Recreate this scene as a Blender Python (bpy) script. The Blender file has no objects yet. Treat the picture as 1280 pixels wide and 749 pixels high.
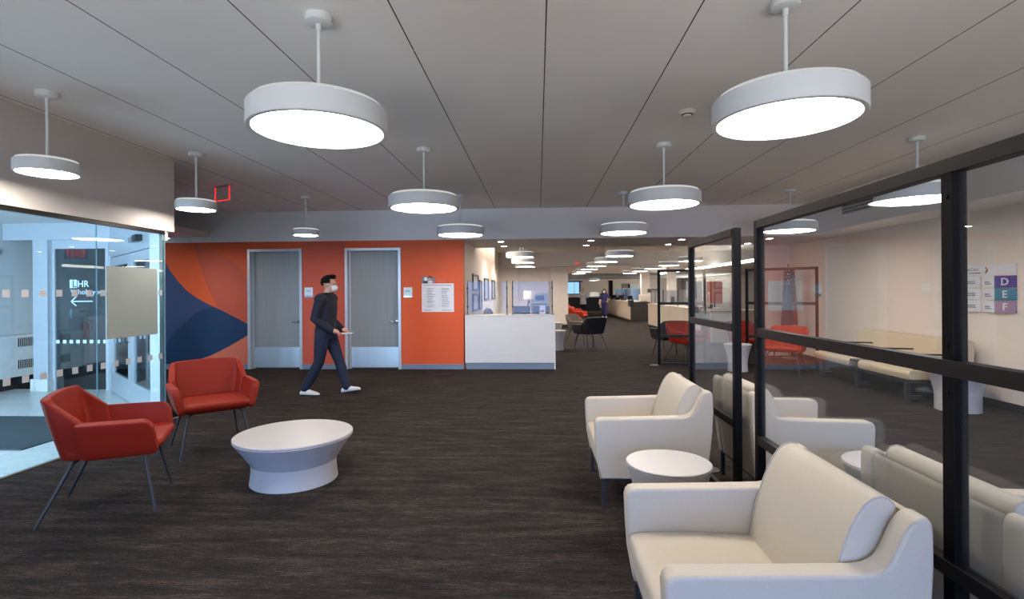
import bpy, bmesh, math, random
from mathutils import Vector, Matrix
random.seed(7)
SC = bpy.context.scene
COL = SC.collection
PI = math.pi
R = math.radians

# ------------------------------------------------------------------ camera geometry (used to read positions off the photograph)
F, EYE, PSI, ROLL, VC = 658.0, 1.5, math.atan(32.5/658), .0069, 364.7
S_, C_ = math.sin(PSI), math.cos(PSI)
def ray(u, v):
    x = (u-640)/F; y = (VC-v)/F
    X = x*math.cos(ROLL)+y*math.sin(ROLL); Y = -x*math.sin(ROLL)+y*math.cos(ROLL)
    return (X*C_-S_, X*S_+C_, Y)
def UZ(u, v, z):
    d = ray(u, v); t = (z-EYE)/d[2]; return Vector((d[0]*t, d[1]*t, z))
def UY(u, v, y):
    d = ray(u, v); t = y/d[1]; return Vector((d[0]*t, y, EYE+d[2]*t))
def UX(u, v, x):
    d = ray(u, v); t = x/d[0]; return Vector((x, d[1]*t, EYE+d[2]*t))

# ------------------------------------------------------------------ materials
def lin(c):
    f = lambda v: (v/12.92 if v <= .04045 else ((v+.055)/1.055)**2.4)
    return tuple(f(x/255.0) for x in c)+(1.0,)
def newmat(name):
    m = bpy.data.materials.new(name); m.use_nodes = True
    nt = m.node_tree; nt.nodes.clear()
    out = nt.nodes.new('ShaderNodeOutputMaterial')
    return m, nt, out
def N(nt, t, **kw):
    n = nt.nodes.new(t)
    for k, v in kw.items():
        if k in n.inputs.keys(): n.inputs[k].default_value = v
        else: setattr(n, k, v)
    return n
def pm(name, rgb, rough=.5, metal=0.0, scale=40.0, amt=.06, bump=0.0, stretch=(1, 1, 1), spec=.5, coat=0.0, sheen=0.0, rgb2=None):
    """surface with a fine procedural variation of its own colour and, if asked, relief"""
    m, nt, out = newmat(name)
    b = N(nt, 'ShaderNodeBsdfPrincipled', Roughness=rough, Metallic=metal)
    b.inputs['Specular IOR Level'].default_value = spec
    b.inputs['Coat Weight'].default_value = coat
    b.inputs['Sheen Weight'].default_value = sheen
    tc = N(nt, 'ShaderNodeTexCoord'); mp = N(nt, 'ShaderNodeMapping')
    mp.inputs['Scale'].default_value = stretch
    nz = N(nt, 'ShaderNodeTexNoise', Scale=scale, Detail=4.0)
    nt.links.new(tc.outputs['Object'], mp.inputs['Vector']); nt.links.new(mp.outputs[0], nz.inputs['Vector'])
    mx = N(nt, 'ShaderNodeMix', data_type='RGBA')
    c = lin(rgb)
    if rgb2: a2 = lin(rgb2)
    else: a2 = tuple(min(1, x*(1+amt*2)) for x in c[:3])+(1,)
    a1 = tuple(x*(1-amt*2) for x in c[:3])+(1,) if not rgb2 else c
    mx.inputs['A'].default_value = a1; mx.inputs['B'].default_value = a2
    nt.links.new(nz.outputs['Fac'], mx.inputs['Factor'])
    nt.links.new(mx.outputs['Result'], b.inputs['Base Color'])
    if bump:
        bp = N(nt, 'ShaderNodeBump', Strength=bump, Distance=.004)
        nt.links.new(nz.outputs['Fac'], bp.inputs['Height']); nt.links.new(bp.outputs[0], b.inputs['Normal'])
    nt.links.new(b.outputs[0], out.inputs[0])
    return m
def emat(name, rgb, strength):
    m, nt, out = newmat(name)
    e = N(nt, 'ShaderNodeEmission', Strength=strength); e.inputs[0].default_value = lin(rgb)
    nt.links.new(e.outputs[0], out.inputs[0]); return m
def glassmat(name, tint=(255, 255, 255), f0=.04, rough=0.0, veil=0.0, veilrgb=(200, 205, 205), kf=1.0):
    m, nt, out = newmat(name)
    t = N(nt, 'ShaderNodeBsdfTransparent'); t.inputs[0].default_value = lin(tint)
    g = N(nt, 'ShaderNodeBsdfGlossy', Roughness=rough); g.inputs[0].default_value = (1, 1, 1, 1)
    lw = N(nt, 'ShaderNodeLayerWeight', Blend=.5)
    p = N(nt, 'ShaderNodeMath', operation='POWER'); p.inputs[1].default_value = 5
    nt.links.new(lw.outputs['Facing'], p.inputs[0])
    ma = N(nt, 'ShaderNodeMath', operation='MULTIPLY_ADD'); ma.inputs[1].default_value = (1-f0)*kf; ma.inputs[2].default_value = f0
    nt.links.new(p.outputs[0], ma.inputs[0])
    mx = N(nt, 'ShaderNodeMixShader')
    nt.links.new(ma.outputs[0], mx.inputs[0]); nt.links.new(t.outputs[0], mx.inputs[1]); nt.links.new(g.outputs[0], mx.inputs[2])
    last = mx
    if veil:
        d = N(nt, 'ShaderNodeBsdfDiffuse'); d.inputs[0].default_value = lin(veilrgb)
        m2 = N(nt, 'ShaderNodeMixShader', Fac=veil)
        nt.links.new(mx.outputs[0], m2.inputs[1]); nt.links.new(d.outputs[0], m2.inputs[2]); last = m2
    nt.links.new(last.outputs[0], out.inputs[0]); return m

def carpet_mat():
    m, nt, out = newmat('charcoal_carpet')
    b = N(nt, 'ShaderNodeBsdfPrincipled', Roughness=.95); b.inputs['Specular IOR Level'].default_value = .1
    tc = N(nt, 'ShaderNodeTexCoord')
    def noise(sc, stretch, det=5.0):
        mp = N(nt, 'ShaderNodeMapping'); mp.inputs['Scale'].default_value = stretch
        nz = N(nt, 'ShaderNodeTexNoise', Scale=sc, Detail=det, Roughness=.62)
        nt.links.new(tc.outputs['Object'], mp.inputs[0]); nt.links.new(mp.outputs[0], nz.inputs['Vector']); return nz
    # plank carpet tiles: 1 m x 0.25 m, laid across
    br = N(nt, 'ShaderNodeTexBrick'); br.offset = .37
    br.inputs['Scale'].default_value = 1.0; br.inputs['Brick Width'].default_value = 1.0; br.inputs['Row Height'].default_value = .25
    br.inputs['Mortar Size'].default_value = .0; br.inputs['Color1'].default_value = (0, 0, 0, 1); br.inputs['Color2'].default_value = (1, 1, 1, 1)
    nt.links.new(tc.outputs['Object'], br.inputs['Vector'])
    n1 = noise(1.0, (2.0, 13.0, 1), 5.0); n2 = noise(1.0, (14.0, 70.0, 1), 6.0); n3 = noise(120, (.55, 1.5, 1), 6.0)
    r1 = N(nt, 'ShaderNodeValToRGB'); r1.color_ramp.elements[0].position = .40; r1.color_ramp.elements[1].position = .65
    r1.color_ramp.elements[0].color = lin((23, 21, 21)); r1.color_ramp.elements[1].color = lin((90, 80, 73))
    k_ = r1.color_ramp.elements.new(.52); k_.color = lin((48, 43, 41))
    def mad(src, w, add=None):
        a = N(nt, 'ShaderNodeMath', operation='MULTIPLY_ADD'); a.inputs[1].default_value = w
        nt.links.new(src, a.inputs[0])
        if add is None: a.inputs[2].default_value = 0
        else: nt.links.new(add, a.inputs[2])
        return a.outputs[0]
    acc = mad(n1.outputs['Fac'], .34); acc = mad(n2.outputs['Fac'], .30, acc); acc = mad(n3.outputs['Fac'], .34, acc); acc = mad(br.outputs['Color'], .02, acc)
    nt.links.new(acc, r1.inputs[0])
    nt.links.new(r1.outputs[0], b.inputs['Base Color'])
    ad = N(nt, 'ShaderNodeMath', operation='ADD'); nt.links.new(n2.outputs['Fac'], ad.inputs[0]); nt.links.new(n3.outputs['Fac'], ad.inputs[1])
    bp = N(nt, 'ShaderNodeBump', Strength=.5, Distance=.006)
    nt.links.new(ad.outputs[0], bp.inputs['Height']); nt.links.new(bp.outputs[0], b.inputs['Normal'])
    nt.links.new(b.outputs[0], out.inputs[0]); return m

def ceiling_mat():
    m, nt, out = newmat('white_ceiling_panels')
    b = N(nt, 'ShaderNodeBsdfPrincipled', Roughness=.9); b.inputs['Specular IOR Level'].default_value = .2
    tc = N(nt, 'ShaderNodeTexCoord'); sp = N(nt, 'ShaderNodeSeparateXYZ')
    nt.links.new(tc.outputs['Object'], sp.inputs[0])
    def line(sock, off, period, half):
        a = N(nt, 'ShaderNodeMath', operation='ADD'); a.inputs[1].default_value = -off+half+period*40
        nt.links.new(sock, a.inputs[0])
        md = N(nt, 'ShaderNodeMath', operation='MODULO'); md.inputs[1].default_value = period; nt.links.new(a.outputs[0], md.inputs[0])
        lt = N(nt, 'ShaderNodeMath', operation='LESS_THAN'); lt.inputs[1].default_value = half*2; nt.links.new(md.outputs[0], lt.inputs[0])
        return lt
    l1 = line(sp.outputs['X'], -.815, .8735, .0045)
    l2 = line(sp.outputs['Y'], 3.47, 1.83, .002)
    nz = N(nt, 'ShaderNodeTexNoise', Scale=1.3, Detail=3.0); nt.links.new(tc.outputs['Object'], nz.inputs['Vector'])
    mx0 = N(nt, 'ShaderNodeMix', data_type='RGBA'); mx0.inputs['A'].default_value = lin((232, 230, 226)); mx0.inputs['B'].default_value = lin((240, 238, 234))
    nt.links.new(nz.outputs['Fac'], mx0.inputs['Factor'])
    mx = N(nt, 'ShaderNodeMix', data_type='RGBA'); mx.inputs['B'].default_value = lin((80, 76, 72))
    nt.links.new(l1.outputs[0], mx.inputs['Factor']); nt.links.new(mx0.outputs['Result'], mx.inputs['A'])
    mx2 = N(nt, 'ShaderNodeMix', data_type='RGBA'); mx2.inputs['B'].default_value = lin((236, 234, 231))
    nt.links.new(l2.outputs[0], mx2.inputs['Factor']); nt.links.new(mx.outputs['Result'], mx2.inputs['A'])
    nt.links.new(mx2.outputs['Result'], b.inputs['Base Color']); nt.links.new(b.outputs[0], out.inputs[0]); return m

def marble_mat():
    m, nt, out = newmat('pale_stone_tile')
    b = N(nt, 'ShaderNodeBsdfPrincipled', Roughness=.28)
    tc = N(nt, 'ShaderNodeTexCoord')
    br = N(nt, 'ShaderNodeTexBrick'); br.offset = .5
    br.inputs['Scale'].default_value = 1; br.inputs['Brick Width'].default_value = 1.2; br.inputs['Row Height'].default_value = .6
    br.inputs['Mortar Size'].default_value = .003
    br.inputs['Color1'].default_value = lin((206, 205, 200)); br.inputs['Color2'].default_value = lin((216, 215, 210)); br.inputs['Mortar'].default_value = lin((170, 170, 168))
    nt.links.new(tc.outputs['Object'], br.inputs['Vector'])
    nz = N(nt, 'ShaderNodeTexNoise', Scale=1.6, Detail=9.0, Distortion=1.6, Roughness=.6); nt.links.new(tc.outputs['Object'], nz.inputs['Vector'])
    r = N(nt, 'ShaderNodeValToRGB'); e = r.color_ramp.elements
    e[0].position = .47; e[0].color = (1, 1, 1, 1); e[1].position = .53; e[1].color = (1, 1, 1, 1)
    k = r.color_ramp.elements.new(.5); k.color = (.66, .66, .66, 1)
    nt.links.new(nz.outputs['Fac'], r.inputs[0])
    mx = N(nt, 'ShaderNodeMix', data_type='RGBA', blend_type='MULTIPLY'); mx.inputs['Factor'].default_value = .6
    nt.links.new(br.outputs['Color'], mx.inputs['A']); nt.links.new(r.outputs[0], mx.inputs['B'])
    nt.links.new(mx.outputs['Result'], b.inputs['Base Color']); nt.links.new(b.outputs[0], out.inputs[0]); return m

def brushed_mat():
    m, nt, out = newmat('steel_kick_plate')
    b = N(nt, 'ShaderNodeBsdfPrincipled', Roughness=.42, Metallic=1.0); b.inputs['Base Color'].default_value = lin((214, 220, 224))
    tc = N(nt, 'ShaderNodeTexCoord'); mp = N(nt, 'ShaderNodeMapping'); mp.inputs['Scale'].default_value = (5.5, 1, .6)
    nz = N(nt, 'ShaderNodeTexNoise', Scale=1.0, Detail=1.0)
    nt.links.new(tc.outputs['Object'], mp.inputs[0]); nt.links.new(mp.outputs[0], nz.inputs['Vector'])
    bp = N(nt, 'ShaderNodeBump', Strength=.35, Distance=.02); nt.links.new(nz.outputs['Fac'], bp.inputs['Height']); nt.links.new(bp.outputs[0], b.inputs['Normal'])
    nt.links.new(b.outputs[0], out.inputs[0]); return m

M = {}
M['carpet'] = carpet_mat(); M['ceiling'] = ceiling_mat(); M['marble'] = marble_mat(); M['kick'] = brushed_mat()
M['white_paint'] = pm('white_paint', (214, 211, 207), .75, scale=6, amt=.012)
M['bulkhead'] = pm('bulkhead_paint', (226, 224, 222), .8, scale=4, amt=.012)
M['warm_wall'] = pm('warm_white_paint', (230, 218, 206), .75, scale=5, amt=.012)
M['beige_wall'] = pm('beige_paint', (216, 206, 196), .8, scale=5, amt=.015)
M['grey_wall'] = pm('grey_paint', (188, 192, 194), .8, scale=5, amt=.015)
M['orange'] = pm('orange_mural', (220, 88, 34), .6, scale=3, amt=.03)
M['rust'] = pm('rust_mural', (194, 82, 54), .6, scale=3, amt=.03)
M['salmon'] = pm('salmon_mural', (214, 112, 84), .6, scale=3, amt=.02)
M['navy'] = pm('navy_mural', (14, 52, 88), .6, scale=3, amt=.03)
M['slate'] = pm('slate_blue_mural', (50, 68, 104), .6, scale=3, amt=.03)
M['blue_base'] = pm('grey_vinyl_base', (120, 134, 152), .35, scale=10, amt=.03)
M['dark_base'] = pm('black_vinyl_base', (34, 33, 36), .4, scale=10, amt=.03)
M['door_wood'] = pm('grey_wood_veneer', (124, 128, 129), .42, scale=1.0, amt=.1, stretch=(70, 70, 1.2), bump=.05, rgb2=(156, 160, 162))
M['frame_metal'] = pm('pale_metal_frame', (192, 196, 202), .35, .35, scale=30, amt=.02)
M['chrome'] = pm('brushed_steel', (190, 192, 194), .25, 1.0, scale=60, amt=.03)
M['black_metal'] = pm('black_metal', (13, 12, 13), .45, .0, scale=80, amt=.05, spec=.12)
M['bronze_metal'] = pm('dark_bronze_metal', (24, 20, 19), .45, .0, scale=80, amt=.05, spec=.35)
M['leg_metal'] = pm('grey_metal_leg', (58, 58, 60), .4, .3, scale=60, amt=.05)
M['lamp_white'] = pm('lamp_white', (216, 220, 219), .45, scale=20, amt=.01)
M['lamp_glow'] = emat('lamp_diffuser', (255, 244, 234), 25.5)
M['lamp_glow_small'] = emat('lamp_diffuser_small', (255, 242, 230), 50.0)
M['lamp_glow_far'] = emat('lamp_diffuser_far', (255, 243, 230), 34.0)
M['lamp_glow_strip'] = emat('lamp_diffuser_strip', (255, 244, 232), 9.0)
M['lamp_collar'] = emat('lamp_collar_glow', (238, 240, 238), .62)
M['down_glow'] = emat('downlight_glow', (255, 240, 224), 40.0)
M['cream'] = pm('cream_upholstery', (194, 184, 166), .55, scale=90, amt=.025, bump=.06, sheen=.1)
M['cream_piping'] = pm('cream_piping', (186, 176, 162), .6, scale=90, amt=.03)
M['beige_vinyl'] = pm('beige_vinyl', (204, 186, 156), .55, scale=90, amt=.03, bump=.04)
M['red_fabric'] = pm('orange_red_vinyl', (136, 34, 18), .5, scale=120, amt=.04, bump=.04, spec=.22)
M['red_far'] = pm('orange_red_fabric', (164, 46, 26), .55, scale=120, amt=.04, bump=.04, spec=.25)
M['dark_fabric'] = pm('black_fabric', (24, 22, 23), .7, scale=120, amt=.08, bump=.05)
M['brown_fabric'] = pm('grey_brown_fabric', (96, 86, 80), .7, scale=120, amt=.06, bump=.05)
M['grey_fabric'] = pm('grey_fabric', (104, 102, 104), .7, scale=120, amt=.06, bump=.05)
M['table_white'] = pm('white_solid_surface', (186, 184, 183), .35, scale=14, amt=.01)
M['table_groove'] = pm('table_seam', (110, 108, 110), .5, scale=14, amt=.02)
M['desk_white'] = pm('white_ash_laminate', (218, 216, 213), .4, scale=1.0, amt=.04, stretch=(2.2, 2.2, 26), bump=.03)
M['desk_end'] = pm('white_edge', (222, 220, 216), .4, scale=10, amt=.01)
M['pale_wood'] = pm('pale_wood_panel', (206, 190, 170), .5, scale=1.0, amt=.06, stretch=(30, 30, 2))
M['dark_panel'] = pm('dark_brown_laminate', (52, 46, 45), .45, scale=20, amt=.06)
M['acrylic'] = glassmat('clear_acrylic', (250, 252, 253), .035, 0.0, veil=.03)
M['acrylic_matt'] = glassmat('low_glare_acrylic', (250, 252, 253), .002, 0.0, veil=.02, kf=.3)
M['blue_acrylic'] = glassmat('blue_tinted_acrylic', (196, 220, 244), .05, 0.0, veil=.55, veilrgb=(140, 176, 220))
M['store_glass'] = glassmat('storefront_glass', (226, 240, 244), .035, kf=1.0)
M['inner_glass'] = glassmat('vestibule_glass', (190, 205, 212), .07)
M['glass_edge'] = pm('glass_edge', (112, 140, 148), .2, scale=10, amt=.02)
M['frost'] = pm('frosted_vinyl', (188, 190, 194), .7, scale=20, amt=.01)
M['frost_blue'] = pm('pale_vinyl', (214, 232, 240), .7, scale=20, amt=.01)
M['black_plastic'] = pm('black_plastic', (20, 20, 22), .4, scale=60, amt=.05)
M['grey_plastic'] = pm('grey_plastic', (120, 124, 130), .45, scale=40, amt=.04)
M['paper'] = pm('white_paper', (226, 226, 230), .7, scale=30, amt=.01)
M['ink'] = pm('grey_ink', (120, 118, 128), .7, scale=30, amt=.02)
M['sign_blue'] = pm('indigo_sign', (52, 50, 140), .5, scale=30, amt=.02)
M['sign_teal'] = pm('teal_sign', (16, 120, 146), .5, scale=30, amt=.02)
M['sign_mauve'] = pm('mauve_sign', (156, 132, 158), .5, scale=30, amt=.02)
M['sign_orange'] = pm('orange_ink', (224, 130, 50), .5, scale=30, amt=.02)
M['sign_brown'] = pm('brown_ink', (88, 52, 50), .5, scale=30, amt=.02)
M['red_plastic'] = pm('red_plastic', (176, 30, 28), .35, scale=30, amt=.03)
M['red_glow'] = emat('red_sign_glow', (255, 40, 30), 1.6)
M['mat_rib'] = pm('ribbed_entrance_mat', (60, 66, 70), .95, scale=1.0, amt=.25, stretch=(9, 160, 1), bump=.6)
M['brass'] = pm('metal_threshold', (118, 108, 98), .4, .6, scale=40, amt=.06)
M['skin'] = pm('skin', (206, 154, 128), .5, scale=60, amt=.03)
M['skin_dark'] = pm('skin_tan', (178, 128, 104), .5, scale=60, amt=.03)
M['hair_black'] = pm('black_hair', (20, 15, 14), .8, scale=200, amt=.2, bump=.2, spec=.15)
M['hair_brown'] = pm('brown_hair', (74, 42, 30), .45, scale=200, amt=.2, bump=.2)
M['hair_blond'] = pm('blond_hair', (222, 202, 156), .45, scale=200, amt=.1, bump=.2)
M['navy_cloth'] = pm('navy_cloth', (22, 24, 40), .8, scale=90, amt=.08, bump=.05)
M['jean_cloth'] = pm('dark_blue_cloth', (20, 28, 52), .8, scale=90, amt=.08, bump=.05)
M['scrub_cloth'] = pm('purple_blue_scrubs', (38, 38, 88), .8, scale=90, amt=.06, bump=.05)
M['white_cloth'] = pm('white_cloth', (224, 222, 220), .8, scale=90, amt=.02, bump=.05)
M['shoe'] = pm('white_shoe', (216, 214, 210), .5, scale=60, amt=.02)
M['lamp_shade'] = pm('linen_lamp_shade', (230, 216, 196), .8, scale=100, amt=.03)
M['window_sky'] = emat('far_window_daylight', (150, 205, 250), 1.1)
M['screen_art'] = pm('framed_print_blue', (120, 142, 160), .3, scale=7, amt=.2, rgb2=(190, 196, 190))
M['flag_navy'] = pm('flag_navy', (38, 44, 74), .8, scale=60, amt=.05)
M['flag_red'] = pm('flag_red', (140, 52, 50), .8, scale=60, amt=.05)

# ------------------------------------------------------------------ mesh builder
class MB:
    def __init__(s): s.bm = bmesh.new()
    def _tag(s, faces, m):
        for f in faces: f.material_index = m
    def box(s, lo, hi, bevel=0, m=0, seg=2):
        b = bmesh.new()
        vs = [b.verts.new((x, y, z)) for x in (lo[0], hi[0]) for y in (lo[1], hi[1]) for z in (lo[2], hi[2])]
        for q in ((0, 1, 3, 2), (4, 6, 7, 5), (0, 4, 5, 1), (2, 3, 7, 6), (0, 2, 6, 4), (1, 5, 7, 3)): b.faces.new([vs[i] for i in q])
        bmesh.ops.recalc_face_normals(b, faces=b.faces)
        if bevel: bmesh.ops.bevel(b, geom=list(b.edges), offset=bevel, segments=seg, affect='EDGES', profile=.5)
        s.merge(b, m); return s
    def obox(s, c, size, rz=0, bevel=0, m=0):
        t = MB(); h = [k/2 for k in size]
        t.box((-h[0], -h[1], -h[2]), h, bevel)
        t.bm.transform(Matrix.Translation(c) @ Matrix.Rotation(rz, 4, 'Z')); s.merge(t.bm, m); return s
    def merge(s, b, m=None, mat=None):
        if mat is not None: b.transform(mat)
        me = bpy.data.meshes.new('tmp')
        if m is not None:
            for f in b.faces: f.material_index = m
        b.to_mesh(me); b.free(); s.bm.from_mesh(me); bpy.data.meshes.remove(me); return s
    def prism(s, poly, a, b_, axis='y', m=0, bevel=0, seg=3):
        """closed 2-D outline pushed along an axis: 'y' -> (x,z) outline, 'x' -> (y,z), 'z' -> (x,y)"""
        b = bmesh.new()
        def P(p, t): return {'y': (p[0], t, p[1]), 'x': (t, p[0], p[1]), 'z': (p[0], p[1], t)}[axis]
        v0 = [b.verts.new(P(p, a)) for p in poly]; v1 = [b.verts.new(P(p, b_)) for p in poly]
        f0 = b.faces.new(v0); f1 = b.faces.new(v1[::-1]); n = len(poly)
        for i in range(n): b.faces.new((v0[i], v1[i], v1[(i+1) % n], v0[(i+1) % n]))
        bmesh.ops.recalc_face_normals(b, faces=b.faces)
        if bevel:
            es = list(set(f0.edges) | set(f1.edges))
            bmesh.ops.bevel(b, geom=es, offset=bevel, segments=seg, affect='EDGES', profile=.5)
        s.merge(b, m); return s
    def rings(s, rings, m=0, closed=True, cap=True):
        b = bmesh.new(); vr = [[b.verts.new(p) for p in r] for r in rings]; n = len(rings[0])
        for i in range(len(vr)-1):
            for j in range(n if closed else n-1):
                k = (j+1) % n; b.faces.new((vr[i][j], vr[i][k], vr[i+1][k], vr[i+1][j]))
        if cap and closed:
            b.faces.new(vr[0][::-1]); b.faces.new(vr[-1])
        bmesh.ops.recalc_face_normals(b, faces=b.faces)
        s.merge(b, m); return s
    def lathe(s, prof, c=(0, 0, 0), seg=40, m=0, cap=True):
        rs = [[(c[0]+r*math.cos(2*PI*k/seg), c[1]+r*math.sin(2*PI*k/seg), c[2]+z) for k in range(seg)] for r, z in prof]
        return s.rings(rs, m, True, cap)
    def tube(s, pts, rad, seg=10, m=0, rnd=False):
        pts = [Vector(p) for p in pts]
        rad = rad if isinstance(rad, (list, tuple)) else [rad]*len(pts)
        P, Rr = list(pts), list(rad)
        if rnd:   # half-round ends
            d0 = (pts[0]-pts[1]).normalized(); d1 = (pts[-1]-pts[-2]).normalized()
            pre = [(pts[0]+d0*rad[0]*math.sin(a), rad[0]*math.cos(a)) for a in (1.45, 1.1, .7, .35)]
            post = [(pts[-1]+d1*rad[-1]*math.sin(a), rad[-1]*math.cos(a)) for a in (.35, .7, 1.1, 1.45)]
            P = [p for p, _ in pre]+P+[p for p, _ in post]; Rr = [q for _, q in pre]+Rr+[q for _, q in post]
        rs = []; prev = None
        for i, p in enumerate(P):
            t = (P[min(i+1, len(P)-1)]-P[max(i-1, 0)]).normalized()
            if prev is None:
                a = Vector((0, 0, 1)) if abs(t.z) < .9 else Vector((1, 0, 0)); n = t.cross(a).normalized()
            else:
                n = (prev-t*prev.dot(t)).normalized()
            prev = n; bb = t.cross(n)
            rs.append([tuple(p+(n*math.cos(2*PI*k/seg)+bb*math.sin(2*PI*k/seg))*Rr[i]) for k in range(seg)])
        return s.rings(rs, m)
    def ell(s, c, r, m=0, seg=20, rot=None):
        b = bmesh.new(); bmesh.ops.create_uvsphere(b, u_segments=seg, v_segments=seg//2+2, radius=1)
        mt = Matrix.Translation(c) @ (rot if rot else Matrix()) @ Matrix.Diagonal((r[0], r[1], r[2], 1))
        return s.merge(b, m, mt)
    def poly(s, pts, m=0):
        f = s.bm.faces.new([s.bm.verts.new(p) for p in pts]); f.material_index = m; return s
    def sheet(s, fn, nu, nv, m=0):
        b = bmesh.new(); g = [[b.verts.new(fn(i/nu, j/nv)) for j in range(nv+1)] for i in range(nu+1)]
        for i in range(nu):
            for j in range(nv): b.faces.new((g[i][j], g[i+1][j], g[i+1][j+1], g[i][j+1]))
        return s.merge(b, m)
    def xf(s, mat): s.bm.transform(mat); return s
    def build(s, name, mats, parent=None, angle=38, mods=None):
        me = bpy.data.meshes.new(name); s.bm.to_mesh(me); s.bm.free()
        for m in (mats if isinstance(mats, (list, tuple)) else [mats]): me.materials.append(M[m] if isinstance(m, str) else m)
        o = bpy.data.objects.new(name, me); COL.objects.link(o)
        if len(me.polygons) < 20000 and angle < 180:
            me.polygons.foreach_set('use_smooth', [True]*len(me.polygons)); me.set_sharp_from_angle(angle=R(angle))
        def wn(o):
            w = o.modifiers.new('w', 'WEIGHTED_NORMAL'); w.weight = 80; w.keep_sharp = True
        if mods or angle < 180:
            if mods: mods(o)
            else: wn(o)
            bpy.context.view_layer.update()
            dg = bpy.context.evaluated_depsgraph_get()
            nm = bpy.data.meshes.new_from_object(o.evaluated_get(dg)); o.modifiers.clear(); o.data = nm; bpy.data.meshes.remove(me); me = nm; me.name = name
        if mods or angle >= 180:
            me.polygons.foreach_set('use_smooth', [True]*len(me.polygons))
            if angle < 180: me.set_sharp_from_angle(angle=R(angle))
        if parent: o.parent = parent
        return o

def thing(name, label, cat, loc=(0, 0, 0), rz=0, group=None):
    o = bpy.data.objects.new(name, None); COL.objects.link(o)
    o.empty_display_size = .1
    o.location = loc; o.rotation_euler = (0, 0, rz); o['label'] = label; o['category'] = cat
    if group: o['group'] = group
    return o
def tag(o, label, cat, group=None):
    o['label'] = label; o['category'] = cat
    if group: o['group'] = group
    return o
def struct(name, mb, mats, parent=None, angle=38):
    o = mb.build(name, mats, parent, angle)
    if parent is None: o['kind'] = 'structure'
    return o
def dup(root, loc, rz, label, group=None):
    r = root.copy(); COL.objects.link(r); r.location = loc; r.rotation_euler = (0, 0, rz); r['label'] = label
    if group: r['group'] = group
    for ch in list(root.children):
        c = ch.copy(); COL.objects.link(c); c.parent = r
        for g in ch.children:
            d = g.copy(); COL.objects.link(d); d.parent = c
    return r
def recolor(root, old, new):
    for ch in root.children:
        for sl in ch.material_slots:
            if sl.material == M[old]:
                sl.link = 'OBJECT'; sl.material = M[new]
def text_mesh(txt, size, extrude=.0006, align='LEFT', bold=False):
    cu = bpy.data.curves.new('t', 'FONT'); cu.body = txt; cu.size = size; cu.extrude = extrude; cu.align_x = align; cu.resolution_u = 3
    if bold: cu.offset = size*.012
    o = bpy.data.objects.new('t', cu); COL.objects.link(o); bpy.context.view_layer.update()
    me = bpy.data.meshes.new_from_object(o.evaluated_get(bpy.context.evaluated_depsgraph_get()))
    bpy.data.objects.remove(o); bpy.data.curves.remove(cu)
    b = bmesh.new(); b.from_mesh(me); bpy.data.meshes.remove(me); return b
def FY(x, y, z):   # text in the x-z plane, read by someone looking along +y
    return Matrix.Translation((x, y, z)) @ Matrix.Rotation(PI/2, 4, 'X')
def FX(x, y, z):   # text on a wall of constant x, read by someone looking along +x
    return Matrix.Translation((x, y, z)) @ Matrix.Rotation(-PI/2, 4, 'Z') @ Matrix.Rotation(PI/2, 4, 'X')

CE = 3.11      # main ceiling
YW = 10.157    # orange wall
XG = -4.40     # storefront glass
XR = 5.75      # right wall
XF = 5.05      # right bulkhead face
BZ = 2.52      # bulkhead underside
# ================================================================== SETTING
b = MB(); b.box((-4.385, -4, -.1), (14, 52, 0)); b.box((-9, 6.5, -.1), (-4.385, 10.4, -.0005)); struct('floor', b, 'carpet')
def vest_floor():
    b = MB(); b.prism([(-8.6, -4), (-4.385, -4), (-4.385, 6.02), (-4.44, 6.03), (-6.72, 8.0), (-8.6, 8.0)], -.1, .001, 'z'); return b
struct('floor_vestibule', vest_floor(), 'marble')
b = MB(); b.box((-4.405, -4, 0), (-4.365, 6.2, .008)); struct('trim_1', b, 'brass')
b = MB(); b.box((-8.6, -4, CE), (XR+.2, YW+.02, CE+.1)); struct('ceiling', b, 'ceiling')

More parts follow.
